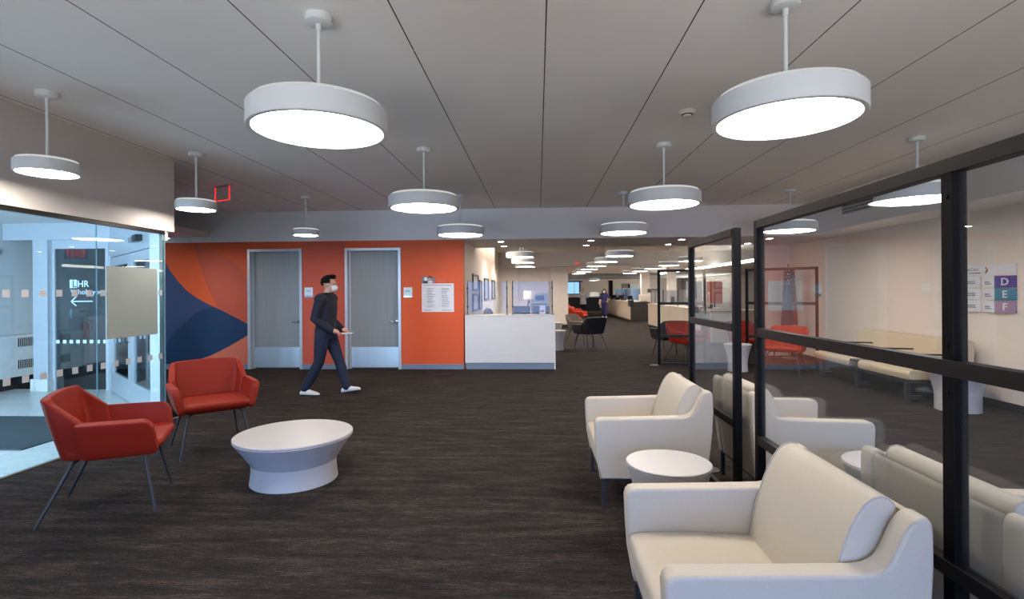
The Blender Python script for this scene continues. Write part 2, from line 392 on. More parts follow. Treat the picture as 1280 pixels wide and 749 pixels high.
# --- orange mural wall with two doorways
D1 = (-5.74, -4.639); D2 = (-3.781, -2.669); DZ = 2.376
def orange_wall():
    b = MB()
    y0, y1 = YW, YW+.2
    for x0, x1 in ((-9, D1[0]+.03), (D1[1]-.03, D2[0]+.03), (D2[1]-.03, -1.446)): b.box((x0, y0, 0), (x1, y1, BZ))
    for d in (D1, D2): b.box((d[0]+.03, y0, DZ-.03), (d[1]-.03, y1, BZ))
    def shape(pts, lift, m): b.poly([(x, y0-lift, z) for x, z in pts], m)
    # mural colour fields (flat vinyl on the wall face)
    shape([(-5.735, .1), (-5.735, 1.70), (-5.776, 1.808), (-5.847, 1.972), (-5.94, 2.06), (-6.037, 2.136), (-6.16, 2.21), (-6.3, 2.279), (-6.48, 2.37), (-6.66, 2.446), (-6.85, 2.5), (-6.7, 2.0), (-6.55, 1.6), (-6.4, 1.3), (-6.3, .1)], .001, 1)
    shape([(-3.785, .1), (-3.785, 2.5), (-4.635, 2.5), (-4.635, .1)], .001, 1)
    shape([(-5.735, .1), (-5.735, .69), (-6.4, .5), (-7.6, .3), (-7.6, .1)], .0016, 2)
    shape([(-8.9, .1), (-8.9, 2.52), (-7.72, 2.52), (-7.56, 2.35), (-7.451, 2.174), (-7.34, 1.98), (-7.22, 1.82), (-7.10, 1.68), (-6.98, 1.56), (-6.87, 1.475), (-6.74, 1.395), (-6.6, 1.318), (-6.442, 1.243), (-6.27, 1.165), (-6.117, 1.088), (-5.95, 1.005), (-5.84, .945), (-5.735, .885), (-5.735, .68), (-5.93, .565), (-6.121, .458), (-6.31, .362), (-6.507, .272), (-6.68, .213), (-6.845, .165), (-7.05, .125), (-7.25, .1)], .0024, 3)
    shape([(-8.9, .5), (-8.9, 2.52), (-7.72, 2.52), (-7.56, 2.35), (-7.451, 2.174), (-7.34, 1.98), (-7.22, 1.82), (-7.10, 1.68), (-6.98, 1.56), (-6.87, 1.475), (-6.74, 1.395), (-6.6, 1.318), (-6.442, 1.243), (-6.55, 1.222), (-6.67, 1.18), (-6.79, 1.114), (-6.94, 1.01), (-7.082, .882), (-7.19, .79), (-7.277, .695), (-7.36, .595), (-7.424, .484)], .0030, 4)
    return b
struct('wall_back', orange_wall(), ['orange', 'rust', 'salmon', 'navy', 'slate'])
b = MB(); b.box((-9, YW, BZ), (XF+.1, YW+.25, CE+.05)); struct('wall_back_upper', b, 'bulkhead')
b = MB()
for x0, x1 in ((-9, D1[0]), (D1[1], D2[0]), (D2[1], -1.44)): b.box((x0, YW-.012, .001), (x1, YW, .098), .003)
struct('baseboard_back', b, 'blue_base')

def make_door(n, d):
    x0, x1 = d; root = bpy.data.objects.new('door_%d' % n, None); COL.objects.link(root); root['kind'] = 'structure'
    b = MB(); w = .055
    b.box((x0, YW-.025, 0), (x0+w, YW+.16, DZ), .004); b.box((x1-w, YW-.025, 0), (x1, YW+.16, DZ), .004); b.box((x0+w, YW-.025, DZ-w), (x1-w, YW+.16, DZ), .004)
    b.box((x0+w, YW+.075, 0), (x0+w+.03, YW+.16, DZ-w)); b.box((x1-w-.02, YW+.075, 0), (x1-w, YW+.16, DZ-w))
    b.build('door_frame', 'frame_metal', root)
    lx0, lx1 = x0+w+.004, x1-w-.004
    b = MB(); b.box((lx0, YW+.10, .012), (lx1, YW+.145, DZ-w-.004)); leaf = b.build('door_leaf', 'door_wood', root)
    b = MB(); b.box((lx0+.02, YW+.096, .03), (lx1-.02, YW+.10, .425)); b.build('kick_plate', 'kick', leaf)
    b = MB(); b.lathe([(.028, 0), (.028, .012), (.012, .014), (.012, .05)], (0, 0, 0), 20)
    b.xf(Matrix.Translation((lx1-.055, YW+.10, .93)) @ Matrix.Rotation(PI/2, 4, 'X'))
    b.tube([(lx1-.055, YW+.05, .93), (lx1-.09, YW+.045, .93), (lx1-.18, YW+.05, .928)], .0095, 10, rnd=True); b.build('handle', 'chrome', leaf)
make_door(1, D1); make_door(2, D2)

# --- right side
b = MB(); b.box((XR, -4, 0), (XR+.2, 12.5, CE+.1)); struct('wall_right', b, 'warm_wall')
b = MB(); b.box((XF, -4, BZ), (XR, YW+.25, CE+.05)); struct('wall_right_upper', b, 'bulkhead')
b = MB(); b.box((XR-.012, -4, 0), (XR, 12.3, .1), .003); struct('baseboard_right', b, 'dark_base')
b = MB(); b.box((5.02, 12.3, 0), (XR+.2, 12.5, CE)); struct('wall_right_return', b, 'warm_wall')
# --- left: upper wall above the storefront
b = MB(); b.box((XG-.16, -4, 2.245), (-4.381, 6.148, CE)); struct('wall_left_upper', b, 'white_paint')
b = MB(); b.box((XG-.05, 5.98, 2.13), (XG+.0, 6.06, 2.245), .003); struct('trim_2', b, 'white_paint')

# --- storefront glass
win = bpy.data.objects.new('window_1', None); COL.objects.link(win); win['kind'] = 'structure'
for i, (y0, y1) in enumerate(((2.004, 5.040), (5.045, 5.99))):
    b = MB(); b.box((XG-.006, y0, .002), (XG+.006, y1, 2.205)); b.build('glass_pane', 'store_glass', win)
b = MB(); b.box((XG-.006, 5.0405, .002), (XG+.006, 5.0445, 2.205)); b.box((XG-.012, 5.988, .002), (XG+.012, 5.998, 2.205)); b.build('glass_joint', 'glass_edge', win)
b = MB(); b.box((XG-.03, 2.0, 2.203), (XG+.016, 6.0, 2.222)); b.box((XG-.03, 2.0, 2.222), (XG+.010, 6.0, 2.247)); b.build('head_rail', 'bronze_metal', win)
b = MB(); b.box((XG-.13, 5.93, .002), (XG-.012, 5.985, 2.205), .003); b.build('end_mullion', 'frame_metal', win)
b = MB()
for k in range(-12, 12):
    y = 4.141+k*.1615
    for z in (.78, 1.514):
        b.box((XG+.0065, y-.031, z-.031), (XG+.0075, y+.031, z+.031))
b.build('frosted_squares', 'frost', win)
b = MB(); b.box((XG+.012, 5.142, 1.042), (XG+.018, 5.86, 1.79), .002); tag(b.build('film_panel', pm('beige_film', (150, 160, 156), .5, scale=20, amt=.01)), 'blank beige sheet fixed to the storefront glass beside the entrance doors', 'panel')

# --- vestibule
b = MB(); b.box((-8.6, -4, 0), (-8.4, 10.15, 2.8)); struct('wall_vestibule', b, 'grey_wall')
b = MB(); b.box((-8.4, -3.9, 0.001), (-8.385, 10.1, .209)); struct('baseboard_vestibule', b, 'dark_base')
b = MB(); b.prism([(-8.6, -4), (XG-.16, -4), (XG-.16, 6.0), (-6.7, 8.0), (-8.6, 8.0)], 2.62, 2.72, 'z'); b.box((-8.6, 8.0, 2.62), (-6.5, 10.1, 2.72))
for k in range(6): b.box((-8.39, -.2+k*.95, 2.54), (-4.6, .25+k*.95, 2.62), .01)
struct('ceiling_vestibule', b, 'white_paint')
b = MB(); b.box((-8.39, 7.86, 2.36), (-6.62, 8.02, 2.62)); struct('trim_3', b, 'frame_metal')
b = MB(); b.box((-7.86, 7.82, .19), (-7.62, 8.05, 2.36), .004); struct('trim_4', b, 'frame_metal')
b = MB(); b.box((-7.885, 7.79, .001), (-7.6, 8.08, .19), .006); struct('trim_5', b, 'marble')
w2 = bpy.data.objects.new('window_2', None); COL.objects.link(w2); w2['kind'] = 'structure'
b = MB(); b.box((-7.62, 7.92, .01), (-6.72, 7.932, 2.22)); b.build('glass_pane', 'inner_glass', w2)
b = MB(); b.box((-7.62, 7.90, 2.22), (-6.70, 7.96, 2.36)); b.box((-7.62, 7.90, .001), (-7.575, 7.96, 2.22)); b.box((-6.75, 7.90, .001), (-6.70, 7.96, 2.22)); b.build('window_frame', 'frame_metal', w2)
b = MB()
for k in range(9):
    x = -7.60+.052+k*.11
    b.box((x-.028, 7.917, .735), (x+.028, 7.919, .79))
b.build('frosted_squares', 'frost_blue', w2)
t = thing('glass_lettering', 'white LHR and Whole you lettering with a left arrow on the vestibule glass', 'sign', (-7.15, 7.914, 1.32))
TL = Matrix.Translation((7.15, -7.914, -1.32))
b = MB(); b.box((-7.345, 7.914, 1.605), (-7.225, 7.916, 1.735), m=0); b.merge(text_mesh('L', .15, .0006, bold=True), 1, FY(-7.305, 7.9135, 1.618)); b.merge(text_mesh('HR', .14, .0006, bold=True), 0, FY(-7.218, 7.914, 1.622)); b.xf(TL); b.build('logo', ['frost_blue', 'navy'], t)
b = MB(); b.merge(text_mesh('Whole you o', .115, .0006), 0, FY(-7.33, 7.914, 1.505)); b.xf(TL); b.build('slogan', 'frost_blue', t)
b = MB(); b.tube([(-7.32, 7.914, 1.395), (-6.97, 7.914, 1.395)], .011, 6); b.tube([(-7.24, 7.914, 1.465), (-7.32, 7.914, 1.395), (-7.24, 7.914, 1.325)], .011, 6); b.xf(TL); b.build('arrow', 'frost_blue', t)
# grey room behind that glass
b = MB(); b.box((-8.4, 8.05, -.05), (-6.8, 10.1, .002)); struct('floor_vestibule_back', b, 'carpet')
# angled door wall, built along local x then turned into place
P0, P1 = Vector((-6.76, 7.96, 0)), Vector((-4.47, 5.97, 0)); AW = P1-P0; AL = AW.length; AA = math.atan2(AW.y, AW.x)
def on_angle(mb): return mb.xf(Matrix.Translation(P0) @ Matrix.Rotation(AA, 4, 'Z'))
b = MB(); b.box((0, 0, 2.07), (AL, .06, 2.62)); b.box((2.93, -.01, 0), (AL-.02, .07, 2.1), .004); b.box((0, -.01, 0), (.18, .07, 2.1), .004); struct('trim_6', on_angle(b), 'frame_metal')
def swing_door(n, x0, x1, hx):
    root = bpy.data.objects.new('door_%d' % n, None); COL.objects.link(root); root['kind'] = 'structure'
    b = MB()
    b.box((x0, 0, .01), (x0+.13, .05, 2.06), .004); b.box((x1-.13, 0, .01), (x1, .05, 2.06), .004)
    b.box((x0+.13, 0, 1.93), (x1-.13, .05, 2.06), .004); b.box((x0+.13, 0, .01), (x1-.13, .05, .31), .004)
    on_angle(b).build('door_frame', 'frame_metal', root)
    b = MB(); b.box((x0+.13, .02, .31), (x1-.13, .028, 1.93)); on_angle(b).build('glass_pane', 'inner_glass', root)
    b = MB(); b.tube([(hx, -.05, .8), (hx, -.05, 1.25)], .013, 10, rnd=True); b.tube([(hx, 0, .84), (hx, -.05, .84)], .008); b.tube([(hx, 0, 1.21), (hx, -.05, 1.21)], .008)
    on_angle(b).build('handle', 'black_plastic', root)
    b = MB()
    for k in range(6):
        xx = x0+.17+k*(x1-x0-.34)/5
        b.box((xx-.024, .018, .99), (xx+.024, .0195, 1.05))
    on_angle(b).build('frosted_squares', 'frost_blue', root)
swing_door(3, .20, 1.56, 1.49); swing_door(4, 1.60, 2.90, 2.83)
b = MB(); b.box((1.85, -.07, 2.18), (2.3, 0, 2.25), .012, 0); b.box((2.12, -.08, 2.175), (2.33, -.001, 2.26), .012, 1)
tag(on_angle(b).build('door_operator', ['chrome', 'black_plastic']), 'black and steel door operator box above the vestibule doors', 'door operator')
b = MB(); b.box((XG-.16, -4, 0), (XG+.005, 2.0, 2.25)); struct('wall_left_light_block', b, 'white_paint')  # solid stretch added out of view to keep vestibule light off the lounge
# street side glazing of the vestibule (out of frame) and the back window wall behind the camera
b = MB(); b.box((-8.4, -4.1, 2.55), (XG, -4, 2.62)); struct('trim_7', b, 'frame_metal')
b = MB()
b.box((-4.4, -4.2, 0), (XR+.2, -4.0, .35)); b.box((-4.4, -4.2, 2.85), (XR+.2, -4.0, CE+.1))
for x in (-4.4, -1.95, .6, 3.2, 5.55): b.box((x, -4.2, .35), (x+.3, -4.0, 2.85))
struct('wall_front', b, 'white_paint')

# ------------------------------------------------------------------ vestibule contents
def radiator(label, y0, y1):
    root = thing('radiator_cabinet', label, 'radiator cabinet', (-8.26, (y0+y1)/2, .21))
    h = (y1-y0)/2
    b = MB(); b.box((-.12, -h, 0), (.05, h, .655), .006); b.build('body', 'white_paint', root)
    b = MB(); b.box((-.12, -h, -.208), (-.07, h, 0)); b.build('plinth', 'dark_base', root)
    for cy in (-.5, .28, .92):
        for z0 in (.47, .12):
            b = MB()
            for k in range(9): b.box((.05, cy-.16+k*.034, z0), (.0525, cy-.16+k*.034+.018, z0+.14))
            b.build('grille', 'leg_metal', root)
    return root
radiator('long white radiator cabinet with slotted grilles along the grey vestibule wall', 6.5, 9.1)
for dy, lb in ((7.90, 'left round black emergency lamp head high on the vestibule wall'), (8.02, 'right round black emergency lamp head high on the vestibule wall')):
    t = thing('emergency_lamp', lb, 'emergency lamp', (-8.40, dy-.3, 2.17), 0, 'emergency lamp heads')
    b = MB(); b.lathe([(.05, 0), (.055, .02), (.05, .05)], seg=20); b.xf(Matrix.Rotation(PI/2, 4, 'Y')); b.build('housing', 'black_plastic', t)
    b = MB(); b.lathe([(.03, .05), (.026, .056)], seg=16); b.xf(Matrix.Rotation(PI/2, 4, 'Y')); b.build('lens', 'chrome', t)
t = thing('fire_extinguisher', 'red fire extinguisher with black hose on the grey wall behind the vestibule glass', 'fire extinguisher', (-8.32, 9.28, .68))
b = MB(); b.lathe([(.05, 0), (.062, .015), (.062, .27), (.03, .32), (.022, .335)], seg=20); b.build('cylinder_body', 'red_plastic', t)
b = MB(); b.tube([(0, 0, .33), (0, 0, .37), (.05, 0, .39)], .012); b.box((-.02, -.015, .36), (.09, .015, .375)); b.tube([(.02, .01, .35), (.05, .08, .33), (.05, .09, .2), (.03, .075, .12)], .01); b.build('hose_and_lever', 'black_plastic', t)
b = MB(); b.box((-8.40, 9.05, 1.08), (-8.36, 9.36, 1.24), .006, 0); b.box((-8.36, 9.2, 1.185), (-8.357, 9.33, 1.215), 0, 1); tag(b.build('wall_box', ['paper', 'sign_brown']), 'white alarm box with dark label strip on the wall above the fire extinguisher', 'wall box')
b = MB(); b.box((-8.40, 9.45, .25), (-8.385, 10.0, 1.1), .003); tag(b.build('wall_panel', 'white_paint'), 'pale access panel on the grey wall right of the fire extinguisher', 'panel')
t = thing('exit_sign', 'red EXIT sign seen in reverse through the inner vestibule glass', 'exit sign', (-7.33, 8.0, 2.10))
bb = text_mesh('EXIT', .165, .002, 'CENTER', True); b = MB(); b.merge(bb, 0, Matrix.Translation((0, 0, 0)) @ Matrix.Diagonal((-1, 1, 1, 1)) @ Matrix.Rotation(PI/2, 4, 'X')); bmesh.ops.recalc_face_normals(b.bm, faces=b.bm.faces); b.build('lettering', 'red_glow', t)
b = MB(); b.box((-.19, .01, -.03), (.19, .014, .15), .001); b.box((-.02, .01, .15), (.02, .02, .26)); b.build('sign_panel', 'inner_glass', t)
b = MB(); b.box((-7.4, 4.83, .001), (-4.98, 6.16, .014), .004); tag(b.build('entrance_mat', 'mat_rib'), 'dark ribbed entrance mat on the pale vestibule floor', 'mat')

# ------------------------------------------------------------------ pendants
def make_pendant(label, loc, stem_top, group, glow='lamp_glow', k=1.0, kh=1.0):
    """hangs from z = stem_top; loc.z = underside of the disc"""
    t = thing('pendant_light', label, 'pendant light', loc, 0, group); h = stem_top-loc[2]
    b = MB(); b.lathe([(r_*k, z_*kh) for r_, z_ in [(.358, .014), (.362, 0), (.386, 0), (.39, .004), (.39, .118), (.384, .126), (.36, .127), (.355, .152), (.03, .154)]], seg=64); b.build('housing', 'lamp_white', t)
    b = MB(); b.lathe([(.358*k, .010*kh), (.358*k, .014*kh)], seg=64); b.build('diffuser', glow, t)
    b = MB(); b.lathe([(.363*k, .1275*kh), (.360*k, .150*kh), (.352*k, .153*kh)], seg=64, cap=False); b.build('top_collar', 'lamp_collar', t)
    b = MB(); b.tube([(0, 0, .148*kh), (0, 0, h-.05)], .0115, 12); b.lathe([(.016, h-.085), (.016, h-.045)], seg=14); b.build('stem', 'lamp_white', t)
    b = MB(); b.lathe([(.03, h-.05), (.068, h-.046), (.076, h-.04), (.078, h-.001)], seg=32); b.build('canopy', 'lamp_white', t)
    return t
G1 = 'white disc pendants in the lounge'
PZ = 2.436
first = make_pendant('large white disc pendant nearest the viewer, left of the two big ones', (-1.262, 3.0, PZ), CE, G1)
for x, y, lb in ((1.385, 3.0, 'large white disc pendant nearest the viewer on the right, over the cream armchairs'),
                 (-1.268, 5.84, 'white disc pendant in the second row, left of centre, in front of the bulkhead'),
                 (1.385, 5.84, 'white disc pendant in the second row, near the smoke detector'),
                 (-1.275, 8.66, 'small far white disc pendant just above the right end of the orange wall'),
                 (1.40, 8.66, 'small far white disc pendant in front of the bulkhead, behind the smoke detector'),
                 (4.035, 5.80, 'white disc pendant behind the near glass screen, by the slotted air vent'),
                 (4.05, 8.66, 'white disc pendant behind the glass screen, far right corner of the lounge'),
                 ):
    dup(first, (x, y, PZ), 0, lb)
small = None
for x, y, lb in ((-3.88, 3.99, 'white disc pendant close to the storefront wall, leftmost of all'),
                 (-3.90, 5.84, 'white disc pendant beside the end of the storefront wall, left of the red exit sign'),
                 (-3.86, 8.60, 'small white disc pendant above the walking man')):
    if small is None: small = make_pendant(lb, (x, y, 2.46), CE, G1, 'lamp_glow_small', k=.54, kh=.72)
    else: dup(small, (x, y, 2.46), 0, lb)
G2 = 'white disc pendants in the far hall'
ff = make_pendant('white disc pendant over the reception area, nearest of its row of three', (-.48, 14.4, PZ), CE, G2, 'lamp_glow_far')
ords = ['nearest', 'second', 'third', 'fourth', 'fifth', 'sixth']
for i in range(1, 3): dup(ff, (-.48, 14.4+2.83*i, PZ), 0, 'white disc pendant over the reception area, %s of its row of three' % ords[i])
for i in range(6): dup(ff, (2.22, 14.4+2.83*i, PZ), 0, 'white disc pendant above the far aisle, %s of the row of six' % ords[i])
for i in range(1, 6): dup(ff, (4.92, 14.4+2.83*i, PZ), 0, 'white disc pendant above the service counters, %s of the row of five' % ords[i-1])
dup(ff, (4.25, 40, 2.30), 0, 'white disc pendant deep in the far hall, beyond the last beam')

dup(small, (-6.5, 8.66, 2.46), 0, 'added white disc pendant hidden behind the upper storefront wall to light the mural')  # unseen lamp added to brighten the left end of the mural
# recessed downlights in the lowered ceiling behind the bulkhead
def downlight(loc, label, group):
    t = thing('downlight', label, 'downlight', loc, 0, group)
    b = MB(); b.lathe([(.062, -.004), (.085, -.006), (.088, 0)], seg=28, cap=False); b.build('trim_ring', 'lamp_white', t)
    b = MB(); b.lathe([(.062, -.003), (.062, -.001)], seg=28); b.build('lens', 'down_glow', t); return t
G3 = 'recessed downlights behind the bulkhead'
d0 = downlight((-.75, 10.7, BZ), 'recessed downlight above the reception desk, front one', G3)
for x, y, lb in ((-.755, 11.78, 'recessed downlight above the reception desk, rear one'), (1.075, 10.7, 'recessed downlight right of the reception desk, front one'),
                 (1.078, 11.78, 'recessed downlight right of the reception desk, rear one'), (2.88, 10.7, 'recessed downlight behind the bulkhead near the tall glass screen, front one'),
                 (2.88, 11.78, 'recessed downlight behind the bulkhead near the tall glass screen, rear one'), (4.6, 10.7, 'recessed downlight near the right wall behind the bulkhead, front one'),
                 (4.6, 11.78, 'recessed downlight near the right wall behind the bulkhead, rear one')):
    dup(d0, (x, y, BZ), 0, lb)

# ------------------------------------------------------------------ far hall shell
b = MB(); b.box((-1.446, YW+.25, BZ), (XR, 12.17, BZ+.12)); struct('ceiling_lowered', b, 'white_paint')
b = MB(); b.box((-3.0, 12.17, CE), (14, 30.6, CE+.1)); struct('ceiling_hall', b, 'white_paint')
b = MB(); b.box((-1.9, YW+.2, 0), (-1.446, 17.8, CE)); b.box((-1.9, 17.8, 0), (-1.62, 22, CE)); struct('wall_left', b, 'warm_wall')
b = MB(); b.box((-1.9, 22.2, 0), (1.25, 22.4, BZ+.2)); b.box((.55, 22.0, 0), (1.25, 22.2, BZ+.2)); b.box((-1.62, 21.95, 0), (-.85, 22.2, BZ+.2)); struct('wall_reception', b, 'beige_wall')
b = MB(); b.box((.54, 21.985, 0), (1.262, 22.0, .12)); b.box((1.25, 22.0, 0), (1.262, 22.4, .12)); struct('baseboard_reception', b, 'dark_base')
b = MB(); b.box((-1.9, 21.8, BZ), (14, 22.1, CE)); struct('trim_8', b, 'white_paint')
b = MB(); b.box((-1.9, 30.5, BZ), (14, 30.8, CE)); struct('trim_9', b, 'warm_wall')
b = MB(); b.box((-1.9, 30.8, BZ+.05), (14, 50, BZ+.15)); struct('ceiling_hall_back', b, 'grey_wall')
b = MB(); b.box((-3, 48, 0), (14, 48.2, BZ+.1)); struct('wall_hall_back', b, 'beige_wall')
b = MB(); b.box((1.0, 22.4, 0), (1.2, 48, CE)); struct('wall_hall_left', b, 'warm_wall')
b = MB(); b.box((13.0, 12.4, 0), (13.2, 48, CE)); b.box((XR, 12.5, 0), (13.2, 12.6, CE)); struct('wall_hall_right', b, 'warm_wall')
w3 = bpy.data.objects.new('window_3', None); COL.objects.link(w3); w3['kind'] = 'structure'
b = MB(); b.box((2.4, 47.97, 1.28), (3.75, 47.99, 2.35)); b.build('glass_pane', 'window_sky', w3)
b = MB(); b.box((2.3, 47.9, 2.32), (4.05, 48, 2.42)); b.box((3.72, 47.9, 1.25), (3.85, 48, 2.35)); b.box((3.28, 47.94, 1.28), (3.31, 48, 2.35)); b.box((2.3, 47.9, 1.2), (4.05, 48, 1.28)); b.build('window_frame', 'slate', w3)
for i, (x, y, w) in enumerate(((5.62, 28.0, .42), (6.05, 24.2, .36))):
    b = MB(); b.box((x-w/2, y-w/2, 0), (x+w/2, y+w/2, CE), .01); struct('column_%d' % (i+1), b, 'warm_wall')
b = MB(); b.box((6.45, 47.9, .0), (6.75, 48, 2.45)); struct('door_5', b, 'black_metal')

# ------------------------------------------------------------------ reception
t = thing('reception_desk', 'long white wood-grain reception desk with grey kick base', 'reception desk', (-.54, YW, 0))
b = MB(); b.box((-.87, 0, .125), (.845, .03, 1.035), .002); b.build('front_panel', 'desk_white', t)
b = MB(); b.box((.845, -.012, 0), (.868, .8, 1.05), .003); b.build('end_panel', 'desk_end', t)
b = MB(); b.box((-.88, 0, .125), (-.87, .8, 1.035)); b.build('end_panel', 'desk_end', t)
b = MB(); b.box((-.88, -.012, 1.035), (.868, .36, 1.055), .003); b.box((-.87, .3, .72), (.845, .9, .745), .003); b.build('counter_top', 'desk_end', t)
b = MB(); b.box((-.86, .012, 0), (.845, .03, .125)); b.build('kick_base', 'blue_base', t)
GZ = 'clear guards on the reception desk'
def guard(x0, x1, label):
    t = thing('sneeze_guard', label, 'sneeze guard', ((x0+x1)/2, YW+.08, 1.055), 0, GZ); h = (x1-x0)/2
    b = MB(); b.box((-h, -.003, .03), (h, .003, .64)); b.build('acrylic_pane', glass_guard, t)
    for s in (-1, 1):
        b = MB(); b.tube([(s*(h-.015), 0, 0), (s*(h-.015), 0, .66)], .009, 8); b.box((s*(h-.015)-.016, -.02, .14), (s*(h-.015)+.016, .02, .17)); b.box((s*(h-.015)-.016, -.02, .5), (s*(h-.015)+.016, .02, .53))
        b.lathe([(.03, 0), (.03, .008)], (s*(h-.015), 0, 0), 16)
        b.build('post', 'leg_metal', t)
glass_guard = glassmat('guard_acrylic', (242, 246, 252), .016, 0, veil=.05, veilrgb=(186, 196, 212))  # bluish veil paints the reflected window light into the pane
guard(-1.39, -.59, 'clear guard panel on the left half of the reception desk'); guard(-.51, .29, 'clear guard panel on the right half of the reception desk')
def monitor(label, loc, rz):
    t = thing('computer_monitor', label, 'monitor', loc, rz, 'monitors on the reception desk')
    b = MB(); b.box((-.17, -.02, .12), (.17, .02, .46), .008); b.build('screen_housing', 'black_plastic', t)
    b = MB(); b.box((-.035, .0, .01), (.035, .03, .3), .004); b.box((-.12, -.06, 0), (.12, .1, .012), .004); b.build('stand', 'chrome', t)
monitor('black computer monitor seen from behind on the desk, left of the pair', (-.33, 10.72, .746), R(8)); monitor('black computer monitor seen from behind on the desk, right of the pair', (.06, 10.74, .746), R(-10))
t = thing('paper_box', 'small white box with a red arrow on the right end of the desk', 'box', (.085, 10.33, 1.055)); b = MB(); b.box((-.055, -.05, 0), (.055, .05, .17), .004); b.build('carton', 'paper', t)
b = MB(); b.prism([(-.045, .075), (.005, .075), (.005, .095), (.04, .06), (.005, .025), (.005, .045), (-.045, .045)], -.0515, -.0505, 'y'); b.build('arrow_print', 'red_plastic', t)
# tripod table lamp on a side cabinet, armchair, printer behind the desk
t = thing('side_cabinet', 'dark low cabinet behind the reception desk carrying a table lamp', 'cabinet', (-.2, 15.0, 0)); b = MB(); b.box((-.45, -.25, .06), (.45, .25, .78), .006); b.build('body', 'dark_panel', t); b = MB(); b.box((-.47, -.27, .78), (.47, .27, .81), .004); b.build('counter_top', 'dark_panel', t); b = MB(); b.box((-.4, -.2, 0), (.4, .2, .06)); b.build('plinth', 'black_metal', t)
t = thing('table_lamp', 'table lamp with cream drum shade on black tripod legs behind the desk', 'lamp', (-.26, 14.95, .822))
b = MB(); b.lathe([(.155, .46), (.16, .46), (.15, .70), (.145, .70)], seg=32); b.build('lamp_shade', 'lamp_shade', t)
b = MB(); b.tube([(0, 0, .36), (0, 0, .55)], .012)
for k in range(3): b.tube([(.01*math.cos(k*2.1+.3), .01*math.sin(k*2.1+.3), .42), (.16*math.cos(k*2.1+.3), .16*math.sin(k*2.1+.3), 0)], .011)
b.build('tripod', 'black_metal', t)
t = thing('printer', 'tall grey-blue copier standing behind the reception desk', 'copier', (.06, 18.4, 0))
b = MB(); b.box((-.3, -.3, 0), (.3, .3, 1.05), .015); b.box((-.3, -.3, 1.08), (.3, .3, 1.44), .015); b.build('body', 'grey_plastic', t); b = MB(); b.box((-.28, -.305, 1.05), (.28, .28, 1.08)); b.box((-.2, -.31, .7), (.2, -.3, .74)); b.build('paper_slot', 'black_plastic', t); b = MB(); b.box((-.15, -.306, 1.2), (.15, -.3, 1.36)); b.build('screen', 'navy', t)

# framed pictures on the left wall
def frame(label, y0, y1, z0, z1, art, fr='leg_metal', group='framed pictures on the wall left of reception'):
    t = thing('framed_picture', label, 'picture', (-1.446, (y0+y1)/2, z0), 0, group); h = (y1-y0)/2; H_ = z1-z0; w = .04
    b = MB()
    for a0, a1, c0, c1 in ((-h, h, 0, w), (-h, h, H_-w, H_), (-h, -h+w, w, H_-w), (h-w, h, w, H_-w)): b.box((.001, a0, c0), (.035, a1, c1), .003)
    b.build('picture_frame', fr, t)
    b = MB(); b.box((.001, -h+w, w), (.012, h-w, H_-w)); b.build('print', art, t)
frame('upper framed picture nearest the orange wall corner', 11.5, 12.55, 1.53, 1.91, 'paper'); frame('lower framed picture nearest the orange wall corner', 11.5, 12.55, 1.06, 1.46, 'paper')
frame('narrow tall framed picture behind the stacked pair', 12.8, 13.3, 1.06, 1.79, 'paper')
frame('blue-grey framed picture above the grey armchair', 14.0, 15.15, 1.28, 1.87, 'screen_art', 'dark_panel'); frame('small farthest framed picture on the wall left of reception', 16.3, 17.4, 1.27, 1.87, 'screen_art', 'dark_panel')

# ------------------------------------------------------------------ signs on the orange wall
def room_sign(label, x, z):
    t = thing('room_sign', label, 'sign', (x, YW, z), 0, 'room signs beside the doors')
    b = MB(); b.box((-.085, -.008, -.095), (.085, 0, .105), .002); b.build('back_plate', 'chrome', t)
    b = MB(); b.box((-.083, -.010, -.058), (.083, -.0081, .103)); b.build('face_plate', 'frost_blue', t)
    b = MB(); b.box((-.05, -.0106, .02), (.05, -.0101, .028)); b.box((-.05, -.0106, .04), (.03, -.0101, .048)); b.build('lettering', 'ink', t)
room_sign('small square room sign beside the left door, behind the walking man', UY(386, 366, YW).x, UY(386, 366, YW).z)
room_sign('small square room sign on the orange wall right of the right door', UY(510, 366, YW).x, UY(510, 366, YW).z)
pt = thing('wall_poster', 'white notice poster with columns of text and a small photo header on the orange wall', 'poster', (-1.947, YW, 1.115))
b = MB(); b.box((-.315, -.004, 0), (.315, 0, .555), .001); b.build('sheet', 'paper', pt)
b = MB()
rr = random.Random(3)
for cx in (-.255, .03):
    z = .455
    while z > .07:
        for k in range(rr.choice((1, 2, 2, 3))):
            w = rr.uniform(.09, .17)
            b.box((cx+.04, -.0048, z), (cx+.04+w, -.0041, z+.006)); z -= .014
        b.box((cx, -.0048, z+.02), (cx+.012, -.0041, z+.028)); z -= .012
for z, x0, x1 in ((.515, -.27, .27), (.03, -.27, -.13), (.03, .08, .27)): b.box((x0, -.0048, z), (x1, -.0041, z+.009))
b.build('text_lines', 'ink', pt)
b = MB(); b.box((-.315, -.004, .56), (-.06, 0, .69), .001, 0)
b.ell((-.235, -.004, .635), (.035, .002, .045), 1); b.ell((-.235, -.004, .585), (.05, .002, .03), 2); b.ell((-.155, -.0045, .64), (.034, .002, .042), 3); b.ell((-.15, -.004, .668), (.042, .002, .03), 2); b.ell((-.15, -.004, .585), (.055, .002, .025), 1)
b.build('photo_header', ['grey_plastic', 'frost_blue', 'black_plastic', 'skin'], pt)
b = MB()
for z, w in ((.645, .17), (.615, .2), (.585, .16)): b.box((-.03, -.003, z), (-.03+w, -.0001, z+.014))
b.build('header_lettering', 'salmon', pt)

